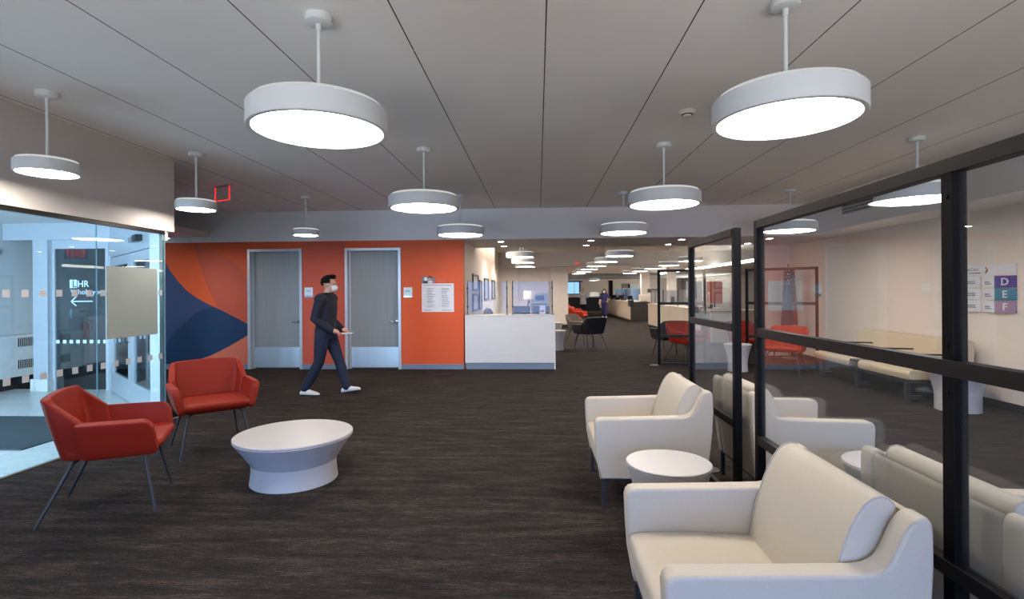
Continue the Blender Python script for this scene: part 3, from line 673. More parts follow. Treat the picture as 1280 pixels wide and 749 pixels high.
# ------------------------------------------------------------------ ceiling fittings
t = thing('smoke_detector', 'small round cream smoke detector on the ceiling', 'smoke detector', (1.349, 4.80, CE))
b = MB(); b.lathe([(.03, -.052), (.034, -.05), (.036, -.03), (.055, -.028), (.06, -.012), (.072, -.01), (.074, 0)], seg=32); b.build('housing', 'warm_wall', t)
b = MB(); b.lathe([(.037, -.034), (.05, -.031), (.05, -.029)], seg=32, cap=False); b.build('vent_gap', 'dark_panel', t)
t = thing('exit_sign', 'red edge-lit exit sign hanging edge-on near the storefront wall', 'exit sign', (-4.70, 7.64, CE), R(-25))
b = MB(); b.box((-.17, -.004, -.22), (.17, .004, -.01)); b.build('clear_panel', 'acrylic', t)
b = MB(); b.box((-.172, -.006, -.222), (.172, .006, -.213)); b.box((-.172, -.006, -.213), (-.163, .006, -.012)); b.box((.163, -.006, -.213), (.172, .006, -.012)); b.build('lit_edge', 'red_glow', t)
b = MB(); b.box((-.19, -.025, -.012), (.19, .025, 0), .003); b.build('mounting', 'grey_plastic', t)
b = MB(); b.merge(text_mesh('EXIT', .09, .001, 'CENTER', True), 0, FY(1.62, 21.78, 2.62)); tag(b.build('exit_sign', 'red_glow'), 'tiny red exit sign on the far beam', 'exit sign')
t = thing('air_vent', 'black slotted linear air vent on the right bulkhead', 'vent', (XF, 8.42, 2.735))
b = MB(); b.box((-.006, -.57, 0), (-.001, .57, .165)); b.build('backing', 'black_plastic', t)
b = MB()
for k in range(4): b.box((-.012, -.58, -.004+k*.054), (-.0062, .58, .006+k*.054))
b.build('slat', 'white_paint', t)

# ------------------------------------------------------------------ right wall directory sign
ds = thing('directory_sign', 'white wall directory with folded D, E and F colour panels on the right wall', 'sign', (XR, 7.0, 1.2))
def vpanel(yc, half, z0, z1, depth, m_near, m_far):
    """a panel folded along its middle so that it stands off the wall in a V; near half = towards the viewer"""
    b = MB()
    b.prism([(-.001, yc-half), (-.001, yc+half), (-depth*.25, yc+half), (-depth, yc), (-depth*.25, yc-half)], z0, z1, 'z')
    for f in b.bm.faces:
        c = f.calc_center_median(); n = f.normal
        f.material_index = 0 if not (abs(n.z) < .5) else (m_near if c.y < yc else m_far)
    return b
yr = 6.61-7.0; yl = 7.09-7.0; ym = (yr+yl)/2; hh = (yl-yr)/2
b = MB(); b.box((-.02, yr, .47), (-.001, .55, .60), .002); b.build('header_plate', 'paper', ds)
rows = (('sign_mauve', 'F', .0), ('sign_teal', 'E', .155), ('sign_blue', 'D', .31))
for mname, ch, z0 in rows:
    b = vpanel(ym, hh-.006, z0, z0+.145, .07, 1, 0); b.build('folded_panel', ['paper', mname], ds)
    dd = math.atan2(.07*.75, hh)
    bb = text_mesh(ch, .125, .001, 'CENTER', True)
    b = MB(); b.merge(bb, 0, Matrix.Translation((-.0475, ym-hh*.5, z0+.03)) @ Matrix.Rotation(-PI/2+dd, 4, 'Z') @ Matrix.Rotation(PI/2, 4, 'X')); b.build('panel_letter', 'paper', ds)
    b = MB(); b.obox((-.048, ym+hh*.55, z0+.07), (.002, .1, .014), -dd); b.obox((-.048, ym+hh*.5, z0+.045), (.002, .13, .012), -dd)
    b.build('panel_text', 'ink', ds)
    b = vpanel(yl+.03+hh, hh-.006, z0, z0+.145, .07, 0, 0); b.build('folded_panel', ['paper'], ds)
    b = MB(); b.obox((-.048, yl+.03+hh*.45, z0+.08), (.002, .1, .012), dd); b.obox((-.048, yl+.03+hh*.5, z0+.055), (.002, .13, .012), dd); b.build('panel_text', 'ink', ds)
b = MB(); b.merge(text_mesh('AdvantageCare', .064, .0006), 0, FX(-.0205, .545, .53)); b.box((-.0212, .11, .495), (-.0201, .3, .505), m=2)
b.prism([(.05, .575), (.025, .575), (-.005, .535), (.025, .535)], -.0215, -.0201, 'x', 1); b.prism([(.025, .535), (-.005, .535), (.025, .495), (.05, .495)], -.0215, -.0201, 'x', 2)
b.build('logo', ['ink', 'sign_orange', 'sign_brown'], ds)

# ------------------------------------------------------------------ glass screens
def screen(label, ys, x, z_off=0, rz=0, loc=None, disc=(), pane='acrylic'):
    """black framed screen; posts stand at the given positions along local y"""
    root = thing('glass_screen', label, 'screen', loc or (x, (ys[0]+ys[-1])/2, 0), rz, 'black framed glass screens')
    c = (ys[0]+ys[-1])/2 if loc is None else 0
    ys = [y-c for y in ys]; T = 1.924; w = .024
    for y in ys:
        b = MB(); b.box((-w, y-w, .0), (w, y+w, T if y in (ys[0], ys[-1]) else T-.04), .003)
        b.tube([(-w-.003, y, 1.80), (-w+.002, y, 1.80)], .009, 10); b.tube([(-w-.003, y, 1.31), (-w+.002, y, 1.31)], .009, 10); b.tube([(-w-.003, y, 1.16), (-w+.002, y, 1.16)], .009, 10)
        b.build('post', 'black_metal', root)
    lo, hi = min(ys), max(ys)
    for z0, z1, nm in ((T-.05, T, 'top_rail'), (1.215, 1.268, 'middle_rail'), (.56, .612, 'lower_rail'), (.012, .05, 'bottom_rail')):
        b = MB(); b.box((-w-.004 if nm != 'bottom_rail' else -.018, lo+w, z0), (w-.006, hi-w, z1), .003); b.build(nm, 'bronze_metal', root)
    for i in range(len(ys)-1):
        a0, a1 = min(ys[i], ys[i+1])+w, max(ys[i], ys[i+1])-w
        b = MB()
        b.box((-.003, a0, 1.268), (.003, a1, T-.05)); b.box((-.003, a0, .612), (.003, a1, 1.215)); b.build('acrylic_pane', pane, root)
    for dx, dy in disc:
        b = MB(); b.lathe([(.1, 0), (.1, .006), (.09, .01)], (dx, dy, 0), 28); b.build('foot_disc', 'leg_metal', root)
    return root
PX = 1.352
screen('tall black-framed glass screen nearest the viewer, behind the front cream armchair', (3.29, 1.78, .28), PX)
screen('shorter black-framed glass screen behind the far cream armchair', (4.71, 3.66), PX, disc=((.045, .29),))
screen('narrow black-framed screen far back beside the black chair', (-.45, .45), 0, rz=R(-90), loc=(2.87, 10.70, 0), disc=((-.0, -.54),), pane='acrylic_matt')
a2 = math.atan2(9.95-10.68, 5.127-4.143)
screen('black-framed screen at the right wall behind the orange-red chair', (-.61, .61), 0, rz=a2-PI/2, loc=(4.635, 10.315, 0), pane='acrylic_matt')

# ------------------------------------------------------------------ cream club chairs
def side_profile():
    return [(.036, .205), (.012, .34), (.004, .46), (.0, .575), (.006, .598), (.02, .613), (.042, .619), (.2, .622), (.4, .627), (.595, .633), (.635, .640), (.662, .656), (.683, .684), (.700, .72), (.715, .756), (.732, .784), (.750, .802), (.770, .809), (.788, .806), (.799, .79), (.803, .765), (.804, .66), (.796, .52), (.781, .38), (.758, .205)]
def make_club():
    t = thing('club_chair', '', 'armchair', (0, 0, 0), 0, 'cream upholstered club chairs')
    X = lambda d: .4-d
    for s in (-1, 1):
        b = MB(); b.prism([(X(d), z) for d, z in side_profile()], s*.315, s*.402, 'y', 0, .014, 4); a_ = b.build('arm', 'cream', t, angle=50)
        b = MB(); b.tube([(X(d)+(.004 if d < .3 else -.004)*0, s*.3995, z) for d, z in [(q[0]*.965+.014, q[1]-.012) for q in side_profile()[1:-1]]], .0022, 6); b.build('piping', 'cream_piping', a_)
    b = MB(); b.prism([(X(.012), .31), (X(.006), .395), (X(.02), .425), (X(.055), .435), (X(.3), .44), (X(.66), .425), (X(.66), .31)], -.311, .311, 'y', 0, .010, 3); b.build('seat_cushion', 'cream', t, angle=50)
    b = MB(); b.prism([(X(.05), .205), (X(.022), .30), (X(.03), .308), (X(.7), .308), (X(.7), .205)], -.313, .313, 'y', 0, .006, 2); b.build('seat_base', 'cream', t, angle=50)
    pr_ = [(.525, .425), (.542, .50), (.560, .575), (.578, .636), (.596, .688), (.613, .732), (.632, .770), (.655, .805), (.682, .827), (.708, .834), (.732, .828), (.748, .81), (.752, .78), (.735, .6), (.70, .425)]
    b = MB(); b.prism([(X(d), z) for d, z in pr_], -.306, .306, 'y', 0, .009, 3); c_ = b.build('back_cushion', 'cream', t, angle=50)
    for s in (-1, 1):
        b = MB(); b.tube([(X(d-.001), s*.3015, z+.001) for d, z in pr_[1:-2]], .0032, 6); b.build('piping', 'cream_piping', c_)
    b = MB(); b.prism([(X(.735), .205), (X(.754), .6), (X(.774), .79), (X(.788), .798), (X(.798), .775), (X(.798), .66), (X(.79), .52), (X(.775), .38), (X(.752), .205)], -.314, .314, 'y', 0, .008, 3); b.build('back_panel', 'cream', t, angle=50)
    b = MB(); b.box((X(.74), -.385, .19), (X(.05), -.36, .205)); b.box((X(.74), .36, .19), (X(.05), .385, .205)); b.box((X(.07), -.385, .19), (X(.045), .385, .205)); b.box((X(.75), -.385, .19), (X(.725), .385, .205)); b.build('base_frame', 'leg_metal', t)
    for d in (.06, .735):
        for s in (-1, 1):
            b = MB(); b.box((X(d)-.014, s*.372-.014, 0), (X(d)+.014, s*.372+.014, .19), .003); b.build('leg', 'leg_metal', t)
    return t
cl = make_club()
cl.location = (.385+.4, 4.045, 0); cl.rotation_euler = (0, 0, PI); cl['label'] = 'cream armchair facing left behind the white drum table, farther of the two before the screens'
dup(cl, (.385+.4, 2.045, 0), PI, 'cream armchair in the front right of the picture, cut by the bottom edge')
dup(cl, (1.43+.4, 4.0, 0), 0, 'cream armchair behind the glass screens facing right, farther one')
dup(cl, (1.43+.4, 2.02, 0), 0, 'cream armchair behind the near glass screen, its back towards the viewer at the right edge')

# ------------------------------------------------------------------ white tables
def make_drum(rb, rw, rt, h, label, loc, name='drum_table', group='white drum side tables'):
    t = thing(name, label, 'table', loc, 0, group)
    prof = [(rb, 0), (rb-.004, .02), (rw-.003, h*.22), (rw-.004, h*.32), (rw, h*.42)]
    for k in range(1, 11):
        q = k/10.0; prof.append((rw+(rt-rw)*(q**1.35), h*(.42+.55*q)))
    b = MB(); b.lathe(prof+[(rt-.004, h*.975)], seg=64); b.build('pedestal', 'table_white', t, angle=60)
    b = MB(); b.lathe([(rt-.006, h*.972), (rt-.006, h*.982)], seg=64, cap=False); b.build('seam', 'table_groove', t)
    b = MB(); b.lathe([(rt-.006, h*.98), (rt, h*.983), (rt, h-.004), (rt-.004, h)], seg=64); b.build('table_top', 'table_white', t)
    return t
dr = make_drum(.18, .175, .243, .50, 'white drum side table between the two cream armchairs left of the screens', (.755, 3.12, 0))
b = MB(); b.box((.08, -.2235, .415), (.13, -.218, .424), .002); b.build('finger_slot', 'table_groove', dr); 
dup(dr, (2.02, 3.13, 0), 0, 'white drum side table behind the near glass screen, mostly hidden by the armchair back')
dup(dr, (3.70, 9.98, 0), 0, 'white drum table with a flared top behind the screens by the orange-red chairs')
dup(dr, (.47, 13.55, 0), 0, 'white drum table beside the end of the reception desk, in front')
dup(dr, (.55, 17.0, 0), 0, 'white drum table behind the desk end, the farther one by the beige wall')
make_drum(.235, .235, .315, .50, 'wide white flared drum table by the right wall at the bench end', (5.18, 6.78, 0))
ct = thing('coffee_table', 'large round white flared coffee table in front of the two orange-red chairs', 'coffee table', (-1.975, 4.165, 0))
b = MB(); b.lathe([(.330, 0), (.333, .004), (.327, .05), (.322, .10), (.321, .155), (.3215, .158), (.345, .196), (.37, .234), (.40, .277), (.43, .319), (.4485, .343), (.452, .349), (.448, .353)], seg=96); b.build('pedestal', 'table_white', ct, angle=22)
b = MB(); b.lathe([(.447, .352), (.447, .356)], seg=96, cap=False); b.build('seam', 'table_groove', ct)
b = MB(); b.lathe([(.447, .3555), (.452, .358), (.452, .368), (.447, .372)], seg=96); b.build('table_top', 'table_white', ct)

# ------------------------------------------------------------------ lounge chairs (shell with wrap-around back and arms)
def make_lounge(mat):
    t = thing('lounge_chair', '', 'chair', (0, 0, 0), 0, 'orange-red lounge chairs')
    def solid(th):
        def f(o):
            m = o.modifiers.new('s', 'SOLIDIFY'); m.thickness = th; m.offset = 0
            m2 = o.modifiers.new('b', 'BEVEL'); m2.width = th*.42; m2.segments = 3; m2.limit_method = 'ANGLE'; m2.angle_limit = R(50)
        return f
    # backrest: wraps forward at its sides, corners clipped, leaning back
    def back(u, v):
        a = u*2-1; aa = abs(a); k = .64
        t = max(0, (aa-k)/(1-k))
        top = .838-.012*min(1, aa/k)**2 if t == 0 else .826-.168*t**1.12
        z = .412+(top-.412)*v
        q = (z-.412)/.42
        w = .252+.04*min(1, q*1.6)
        if aa <= k-.1: y, x = aa/(k-.1)*(w-.045), 0
        else:
            th = min(1, (aa-(k-.1))/.2); ang = th*PI/2*.94
            y, x = (w-.045)+.05*math.sin(ang), .05*(1-math.cos(ang))
            if aa > k+.1:
                e = (aa-k-.1)/(1-k-.1); x += .115*e; y += .018*e
        x += .012*(1-min(1, aa/k))*-1
        return (-.235-.098*q+x, math.copysign(y, a), z)
    b = MB(); b.sheet(back, 44, 14); b.build('backrest', mat, t, angle=60, mods=solid(.055))
    for s in (-1, 1):
        def arm(u, v, s=s):
            # u along the arm from rear to front, v from bottom to top
            xr, xf = -.125, .262
            top = .655-.008*u
            if u > .88: top -= .05*((u-.88)/.12)**2.4
            bot = .412+.0*u
            if u > .9: bot += .03*((u-.9)/.1)**2
            z = bot+(top-bot)*v
            q = (z-.412)/.24
            x = xr+(xf-xr)*u - .03*q*(1-u) + .035*(1-q)*u
            y = s*(.268+.07*q**.75+.006*math.sin(PI*u))
            return (x, y, z)
        b = MB(); b.sheet(arm, 32, 10); b.build('arm', mat, t, angle=60, mods=solid(.064))
    # seat: cushion with a rounded front and the shell bottom under it
    def rr_(w0, d0, d1, z, r, n=6):
        pts = []
        for cx, cy, a0 in ((d1-r, w0-r, 0), (d0+r, w0-r, PI/2), (d0+r, -w0+r, PI), (d1-r, -w0+r, 1.5*PI)):
            for k in range(n+1):
                a = a0+PI/2*k/n; pts.append((cx+r*math.cos(a), cy+r*math.sin(a), z))
        return pts
    rg = [rr_(.23, -.19, .21, .392, .08), rr_(.272, -.245, .262, .405, .09), rr_(.292, -.262, .292, .43, .09), rr_(.297, -.265, .312, .455, .085), rr_(.292, -.262, .308, .482, .08), rr_(.272, -.25, .288, .496, .08), rr_(.2, -.19, .22, .499, .08)]
    b = MB(); b.rings(rg); b.build('seat', mat, t, angle=60)
    for sx in (-1, 1):
        for sy in (-1, 1):
            top = (sx*.175, sy*.19, .392); k1 = (sx*.20, sy*.225, .375); ft = ((.275 if sx > 0 else -.375), sy*.300, .0)
            p = [Vector(top), Vector(k1), Vector(k1).lerp(Vector(ft), .12), Vector(ft)]
            b = MB(); b.tube(p, [.0115, .0115, .0115, .009], 10, rnd=False); b.build('leg', 'leg_metal', t)
    return t
lc = make_lounge('red_fabric')
lc.location = (-3.02, 3.64, 0); lc.rotation_euler = (0, 0, R(27)); lc['label'] = 'orange-red lounge chair nearest the storefront glass, seen from its side'
lc['group'] = 'orange-red lounge chairs'
dup(lc, (-3.16, 4.95, 0), R(-48), 'orange-red lounge chair facing the coffee table below the blue mural')
def far_chair(loc, rz, label, m, group):
    r = dup(lc, loc, rz, label, group); recolor(r, 'red_fabric', m); return r
far_chair((3.12, 11.20, 0), R(-62), 'orange-red lounge chair behind the narrow black screen', 'red_far', 'far lounge chairs')
far_chair((2.96, 12.05, 0), R(100), 'black lounge chair standing behind an orange-red chair at the narrow screen', 'dark_fabric', 'far lounge chairs')
far_chair((4.44, 9.72, 0), R(-128), 'orange-red lounge chair in front of the screen at the right wall', 'red_far', 'far lounge chairs')
far_chair((4.42, 11.35, 0), R(-75), 'orange-red lounge chair mostly hidden behind the right wall screen', 'red_far', 'far lounge chairs')
far_chair((1.33, 13.72, 0), R(118), 'black lounge chair seen from behind beside the reception desk', 'dark_fabric', 'far lounge chairs')
far_chair((1.22, 15.2, 0), R(-35), 'grey-brown lounge chair facing the black one beside the beige wall', 'brown_fabric', 'far lounge chairs')
far_chair((1.75, 22.6, 0), R(-20), 'orange-red lounge chair far down the aisle, front one of two', 'red_far', 'far lounge chairs')
far_chair((1.75, 25.6, 0), R(-20), 'orange-red lounge chair far down the aisle, rear one of two', 'red_far', 'far lounge chairs')
# grey armchair behind reception: same family as the cream one, in grey cloth
ga = dup(cl, (-1.0, 13.9, 0), R(12), 'grey upholstered armchair behind the reception desk under the pictures', 'grey armchair'); recolor(ga, 'cream', 'grey_fabric'); ga.scale = (1.05, 1.05, 1.28)

# ------------------------------------------------------------------ bench on the right wall
bn = thing('waiting_bench', 'long beige waiting bench with dark armrests along the right wall', 'bench', (5.28, 8.42, 0))
for y0, y1, nm in ((-1.30, -.20, 's'), (.02, 1.06, 's')):
    b = MB(); b.prism([(-.44, .31), (-.455, .36), (-.45, .405), (-.42, .43), (.2, .415), (.25, .38), (.25, .31)], y0, y1, 'y', 0, .012, 3); b.build('seat_cushion', M['beige_vinyl'], bn, angle=50)
b = MB(); b.prism([(.16, .40), (.24, .74), (.27, .81), (.32, .83), (.37, .81), (.39, .7), (.36, .40)], -1.30, .98, 'y', 0, .02, 3); b.build('backrest', 'beige_vinyl', bn, angle=50)
b = MB(); b.box((-.45, -.19, .40), (.2, .01, .425), .004); b.build('table_insert', 'dark_panel', bn)
b = MB(); b.box((-.42, -1.3, .26), (.3, 1.06, .305), .004); b.build('frame_rail', 'leg_metal', bn)
for y in (-1.18, -.1, .92):
    b = MB(); b.box((-.42, y-.03, .0), (-.36, y+.03, .26), .004); b.box((-.36, y-.025, .035), (-.22, y+.025, .085), .004); b.build('leg', 'leg_metal', bn)
    b = MB(); b.box((.22, y-.03, 0), (.27, y+.03, .26), .004); b.build('leg', 'leg_metal', bn)
for y in (-1.2, -.42, .52):
    b = MB(); b.tube([(.2, y, .62), (-.25, y, .63), (-.3, y, .6), (-.31, y, .43)], .013, 10, rnd=True); b.build('armrest', 'black_metal', bn)

# flag in the right corner
fl = thing('standing_flag', 'furled dark blue and red flag with white stars on a pole in the right corner', 'flag', (5.45, 11.75, 0))
b = MB(); b.tube([(0, 0, 0.04), (0, 0, 2.02)], .012); b.lathe([(.14, 0), (.14, .02), (.03, .05)], seg=28); b.ell((0, 0, 2.04), (.025, .025, .03)); b.build('pole', 'brass', fl)
def cloth(u, v):
    z = 1.93-1.2*v; w = .12+.05*v
    x = (u-.5)*2*w; return (x, -.045+.035*math.sin(u*15+v*1.2), z)
b = MB(); b.sheet(cloth, 40, 24)
for f in b.bm.faces: f.material_index = 0 if f.calc_center_median().x < .055 else 1
def fs(o):
    m = o.modifiers.new('s', 'SOLIDIFY'); m.thickness = .004
fc = b.build('flag_cloth', ['flag_navy', 'flag_red'], fl, angle=180, mods=fs)
b = MB(); rs = random.Random(5)
for r_ in range(5):
    for c_ in range(4):
        u = .06+c_*.16+(r_ % 2)*.07; v = .02+r_*.055; p = Vector(cloth(u, v)); p.y -= .006
        st = [(p.x+(.024 if k % 2 == 0 else .010)*math.sin(k*PI/5), p.z+(.024 if k % 2 == 0 else .010)*math.cos(k*PI/5)) for k in range(10)]
        b.prism(st, p.y-.004, p.y, 'y')
b.build('stars', 'paper', fl)
b = MB(); b.box((XR-.012, 10.98, 1.36), (XR-.001, 11.22, 1.66), .002, 0); b.box((XR-.0125, 10.98, 1.36), (XR-.0119, 11.22, 1.41), 0, 1); tag(b.build('wall_notice', ['paper', 'sign_teal']), 'white notice with green foot on the right wall behind the far screen', 'notice')

# ------------------------------------------------------------------ far counters
def counter(label, loc, L, h, panels, low=0):
    """runs along +y from loc; pale panels face -x; dark end towards the viewer"""
    t = thing('service_counter', label, 'counter', loc, 0, 'service counters in the far hall')
    n = panels
    for k in range(n):
        y0, y1 = L*k/n+.015, L*(k+1)/n-.015
        b = MB(); b.box((0, y0, .10), (.03, y1, h-.03 if not (low and k == 0) else h-.2), .003); b.build('front_panel', 'pale_wood', t)
    b = MB(); b.box((.03, .0, 0), (.93, L, h-.035)); b.box((-.005, .0, 0), (.03, .012, h-.25)); b.build('carcass', 'dark_panel', t)
    b = MB(); b.box((-.03, .56, h-.03), (.93, L, h), .003); b.build('counter_top', 'pale_wood', t)
    b = MB(); b.box((.015, .02, 0), (.03, L, .1)); b.build('kick_base', 'dark_base', t)
    b = MB(); b.box((-.035, -.01, h-.25), (.15, .55, h+.07), .008); b.build('corner_box', 'black_plastic', t)
    return t
counter('pale panelled service counter with dark end on the right of the far aisle', (4.47, 25.7, 0), 9.6, .98, 3)
b = MB(); b.box((4.95, 25.72, .98), (5.42, 26.2, 1.32), .01); b.box((5.0, 25.71, 1.02), (5.37, 25.72, 1.28)); tag(b.build('counter_box', 'warm_wall'), 'pale upright screen box on the dark counter end', 'box')
def phone(label, loc, rz):
    t = thing('desk_phone', label, 'phone', loc, rz, 'desk phones and screens on the counters')
    b = MB(); b.prism([(-.12, 0), (.12, 0), (.12, .03), (-.12, .12)], -.11, .11, 'y', 0, .006); b.build('base', 'black_plastic', t)
    b = MB(); b.tube([(-.1, -.06, .14), (.1, -.06, .06)], .022, 8, rnd=True); b.build('handset', 'black_plastic', t)
for k in range(4): phone('black desk phone on the far counter, %s from its near end' % ('first', 'second', 'third', 'fourth')[k], (4.66, 26.75+k*2.3, .981), R(170+20*k))
for k in range(3):
    t = thing('counter_monitor', 'black monitor behind the far counter, %s from its near end' % ('first', 'second', 'third')[k], 'monitor', (4.74, 27.4+k*2.9, .982), R(35), 'monitors on the far counter')
    b = MB(); b.box((-.17, -.015, .07), (.17, .015, .27), .006); b.build('screen_housing', 'black_plastic', t); b = MB(); b.box((-.03, 0, 0), (.03, .03, .2)); b.box((-.1, -.06, 0), (.1, .09, .012)); b.build('stand', 'chrome', t)
for k in range(3):
    t = thing('counter_guard', 'blue-tinted clear guard on the far counter, %s panel from the viewer' % ('nearest', 'middle', 'farthest')[k], 'sneeze guard', (5.1, 27.9+k*2.9, .981), 0, 'blue tinted guards on the far counter')
    b = MB(); b.box((-.005, -1.3, .02), (.005, 1.3, .62)); b.build('acrylic_pane', 'blue_acrylic', t); 
    for y in (-1.3, 1.3): b = MB(); b.tube([(0, y, 0), (0, y, .66)], .012); b.build('post', 'leg_metal', t)
c2 = counter('pale panelled service counter behind the narrow black screen', (4.62, 15.2, 0), 7.2, .96, 4)
b = MB(); b.box((4.62, 14.35, 0.1), (8.2, 14.4, .93), .003, 0); b.box((4.6, 14.33, .93), (8.2, 15.1, .96), .003, 0); b.box((4.64, 14.4, 0), (8.2, 15.1, .93), 0, 1); tag(b.build('service_counter', ['pale_wood', 'dark_panel']), 'pale front counter running right behind the orange-red chairs', 'counter', 'service counters in the far hall')
for k, (x, y) in enumerate(((5.16, 16.1), (5.2, 18.6), (5.18, 20.6))):
    t = thing('counter_monitor', 'black terminal on the counter behind the narrow screen, %s from the viewer' % ('first', 'second', 'third')[k], 'monitor', (x, y, .962), R(82), 'terminals on the second counter')
    b = MB(); b.box((-.2, -.05, .0), (.2, .05, .3 if k else .12), .01); b.box((-.16, -.06, .02), (.16, -.05, .1)); b.build('screen_housing', 'black_plastic', t); b = MB(); b.tube([(-.05, .0, .1), (0, .02, .42), (.12, .0, .47)], .012); b.build('arm_mount', 'chrome', t)
for k in range(3):
    t = thing('counter_guard', 'clear guard on the counter behind the narrow screen, %s panel from the viewer' % ('nearest', 'middle', 'farthest')[k], 'sneeze guard', (4.7, 16.9+k*2.1, .962), 0, 'clear guards on the second counter')
    b = MB(); b.box((-.004, -1.0, .02), (.004, 1.0, .55)); b.build('acrylic_pane', glass_guard, t); 
    for y in (-1, 1): b = MB(); b.tube([(0, y, 0), (0, y, .58)], .01); b.build('post', 'leg_metal', t)
t = thing('phone_stand', 'dark slim floor stand with a tilted tablet head by the far counter', 'stand', (5.2, 23.7, 0))
b = MB(); b.tube([(0, 0, .02), (0, 0, 1.45)], .03, 12); b.lathe([(.2, 0), (.2, .015), (.04, .03)], seg=24); b.build('pole', 'dark_panel', t); b = MB(); b.obox((-.08, 0, 1.5), (.5, .04, .16), 0, .008); b.tube([(0, 0, 1.4), (.18, 0, 1.5)], .02); b.build('tablet', 'dark_panel', t)
t = thing('dark_counter', 'long black counter with pale top across the end of the hall', 'counter', (2.95, 40, 0)); b = MB(); b.box((-1.65, 0, 0), (1.7, .6, 1.03), .004); b.build('front_panel', 'black_plastic', t); b = MB(); b.box((-1.68, -.02, 1.03), (1.72, .65, 1.12), .004); b.build('counter_top', 'grey_wall', t)
b = MB(); b.box((3.9, 40.1, 1.12), (4.6, 40.3, 1.42), .01); tag(b.build('counter_screen', 'white_cloth'), 'white low screen standing on the black counter', 'screen')
b = MB(); b.box((7.10, 17.0, 2.45), (7.26, 31, 2.53), .01); tag(b.build('linear_light', 'lamp_glow_strip'), 'long straight ceiling light along the far right side of the hall', 'light')
for x, y, z0, z1, w, mname, lb in ((7.95, 47.96, 1.75, 2.15, .35, 'grey_plastic', 'grey screen on the far end wall'), (8.6, 47.96, 1.2, 2.1, .5, 'frost_blue', 'pale banner on the far end wall')):
    b = MB(); b.box((x-w, y-.03, z0), (x+w, y+.03, z1), .01); tag(b.build('wall_screen', mname), lb, 'screen')
for x, y, m_, lb in ((7.0, 24.0, 'screen_art', 'blue-grey notice board beyond the narrow screen'), (7.9, 24.0, 'rust', 'red-brown notice board beyond the narrow screen')):
    b = MB(); b.box((x-.35, y, .9), (x+.35, y+.05, 1.9), .01, 0); b.box((x-.03, y+.0, 0), (x+.03, y+.05, .9), 0, 1); b.box((x-.25, y-.15, 0), (x+.25, y+.2, .02), 0, 1); tag(b.build('notice_board', [m_, 'leg_metal']), lb, 'notice board')

# ------------------------------------------------------------------ people
def remesh(vox, it=4, fac=.5):
    def f(o):
        m = o.modifiers.new('r', 'REMESH'); m.mode = 'VOXEL'; m.voxel_size = vox
        m2 = o.modifiers.new('s', 'SMOOTH'); m2.iterations = it; m2.factor = fac
    return f
def body_parts(J, g=0.0, which=('torso', 'legs', 'arms'), long_coat=False):
    b = MB()
    V = Vector
    if 'torso' in which:
        pel, che, nek = V(J['pelvis']), V(J['chest']), V(J['neck'])
        sl, sr = V(J['shl']), V(J['shr'])
        w = (sl-sr).length/2; lat = (sl-sr).normalized(); fwd = V(J.get('fwd', (1, 0, 0)))
        # stacked elliptical sections
        secs = [(pel-V((0, 0, .10)), .155, .115), (pel, .165, .125), (pel.lerp(che, .35), .142, .108), (pel.lerp(che, .7), .158, .12), (che, .17, .125), (che.lerp(nek, .55), w*.92, .105), (nek-V((0, 0, .015)), .085, .075), (nek+V((0, 0, .03)), .058, .058)]
        rs = [[tuple(c+lat*(a+g)*math.cos(2*PI*k/28)+fwd*(d+g)*math.sin(2*PI*k/28)) for k in range(28)] for c, a, d in secs]
        b.rings(rs)
        for s in (sl, sr): b.ell(s, (.068+g,)*3)
    if 'legs' in which:
        for sd in 'lr':
            h, k, a = V(J['hip'+sd]), V(J['knee'+sd]), V(J['ank'+sd])
            b.tube([h, h.lerp(k, .35), h.lerp(k, .75), k, k.lerp(a, .3), k.lerp(a, .7), a], [.092+g, .084+g, .066+g, .057+g, .058+g, .045+g*1.3, .036+g*1.6], 16, rnd=True)
        b.ell(V(J['pelvis'])-V((0, 0, .03)), (.14+g, .15+g, .13+g))
    if 'sleeves' in which:
        for sd in 'lr':
            s, e = V(J['sh'+sd]), V(J['el'+sd]); b.tube([s, s.lerp(e, .5), s.lerp(e, .9)], [.056+g, .052+g, .05+g], 14, rnd=True)
    if 'arms' in which:
        for sd in 'lr':
            s, e, w_ = V(J['sh'+sd]), V(J['el'+sd]), V(J['wr'+sd])
            b.tube([s, s.lerp(e, .5), e, e.lerp(w_, .35), w_], [.056+g, .049+g, .041+g, .04+g, .028+g], 14, rnd=True)
    return b
def hand(b, wrist, fwd, up, side, curl=.5):
    """palm, four curled fingers and a thumb; side = +1/-1 gives the thumb side along cross(fwd, up)"""
    V = Vector; w, f, u = V(wrist), V(fwd).normalized(), V(up).normalized(); l = f.cross(u).normalized()
    b.tube([w, w+f*.045, w+f*.085], [.026, .033, .03], 12, rnd=True)
    for i, (off, ln) in enumerate(((-.027, .072), (-.009, .08), (.009, .075), (.027, .058))):
        p0 = w+f*.082+l*off; d1 = (f*math.cos(curl*.6)-u*math.sin(curl*.6)); d2 = (f*math.cos(curl*1.5)-u*math.sin(curl*1.5)); d3 = (f*math.cos(curl*2.3)-u*math.sin(curl*2.3))
        p1 = p0+d1*ln*.45; p2 = p1+d2*ln*.33; p3 = p2+d3*ln*.25
        b.tube([p0-f*.02, p0, p1, p2, p3], [.0095, .0095, .009, .008, .007], 8, rnd=True)
    t0 = w+f*.03+l*side*.024; b.tube([t0, t0+f*.035+l*side*.028-u*.012, t0+f*.065+l*side*.028-u*.022], [.012, .0105, .0085], 8, rnd=True)
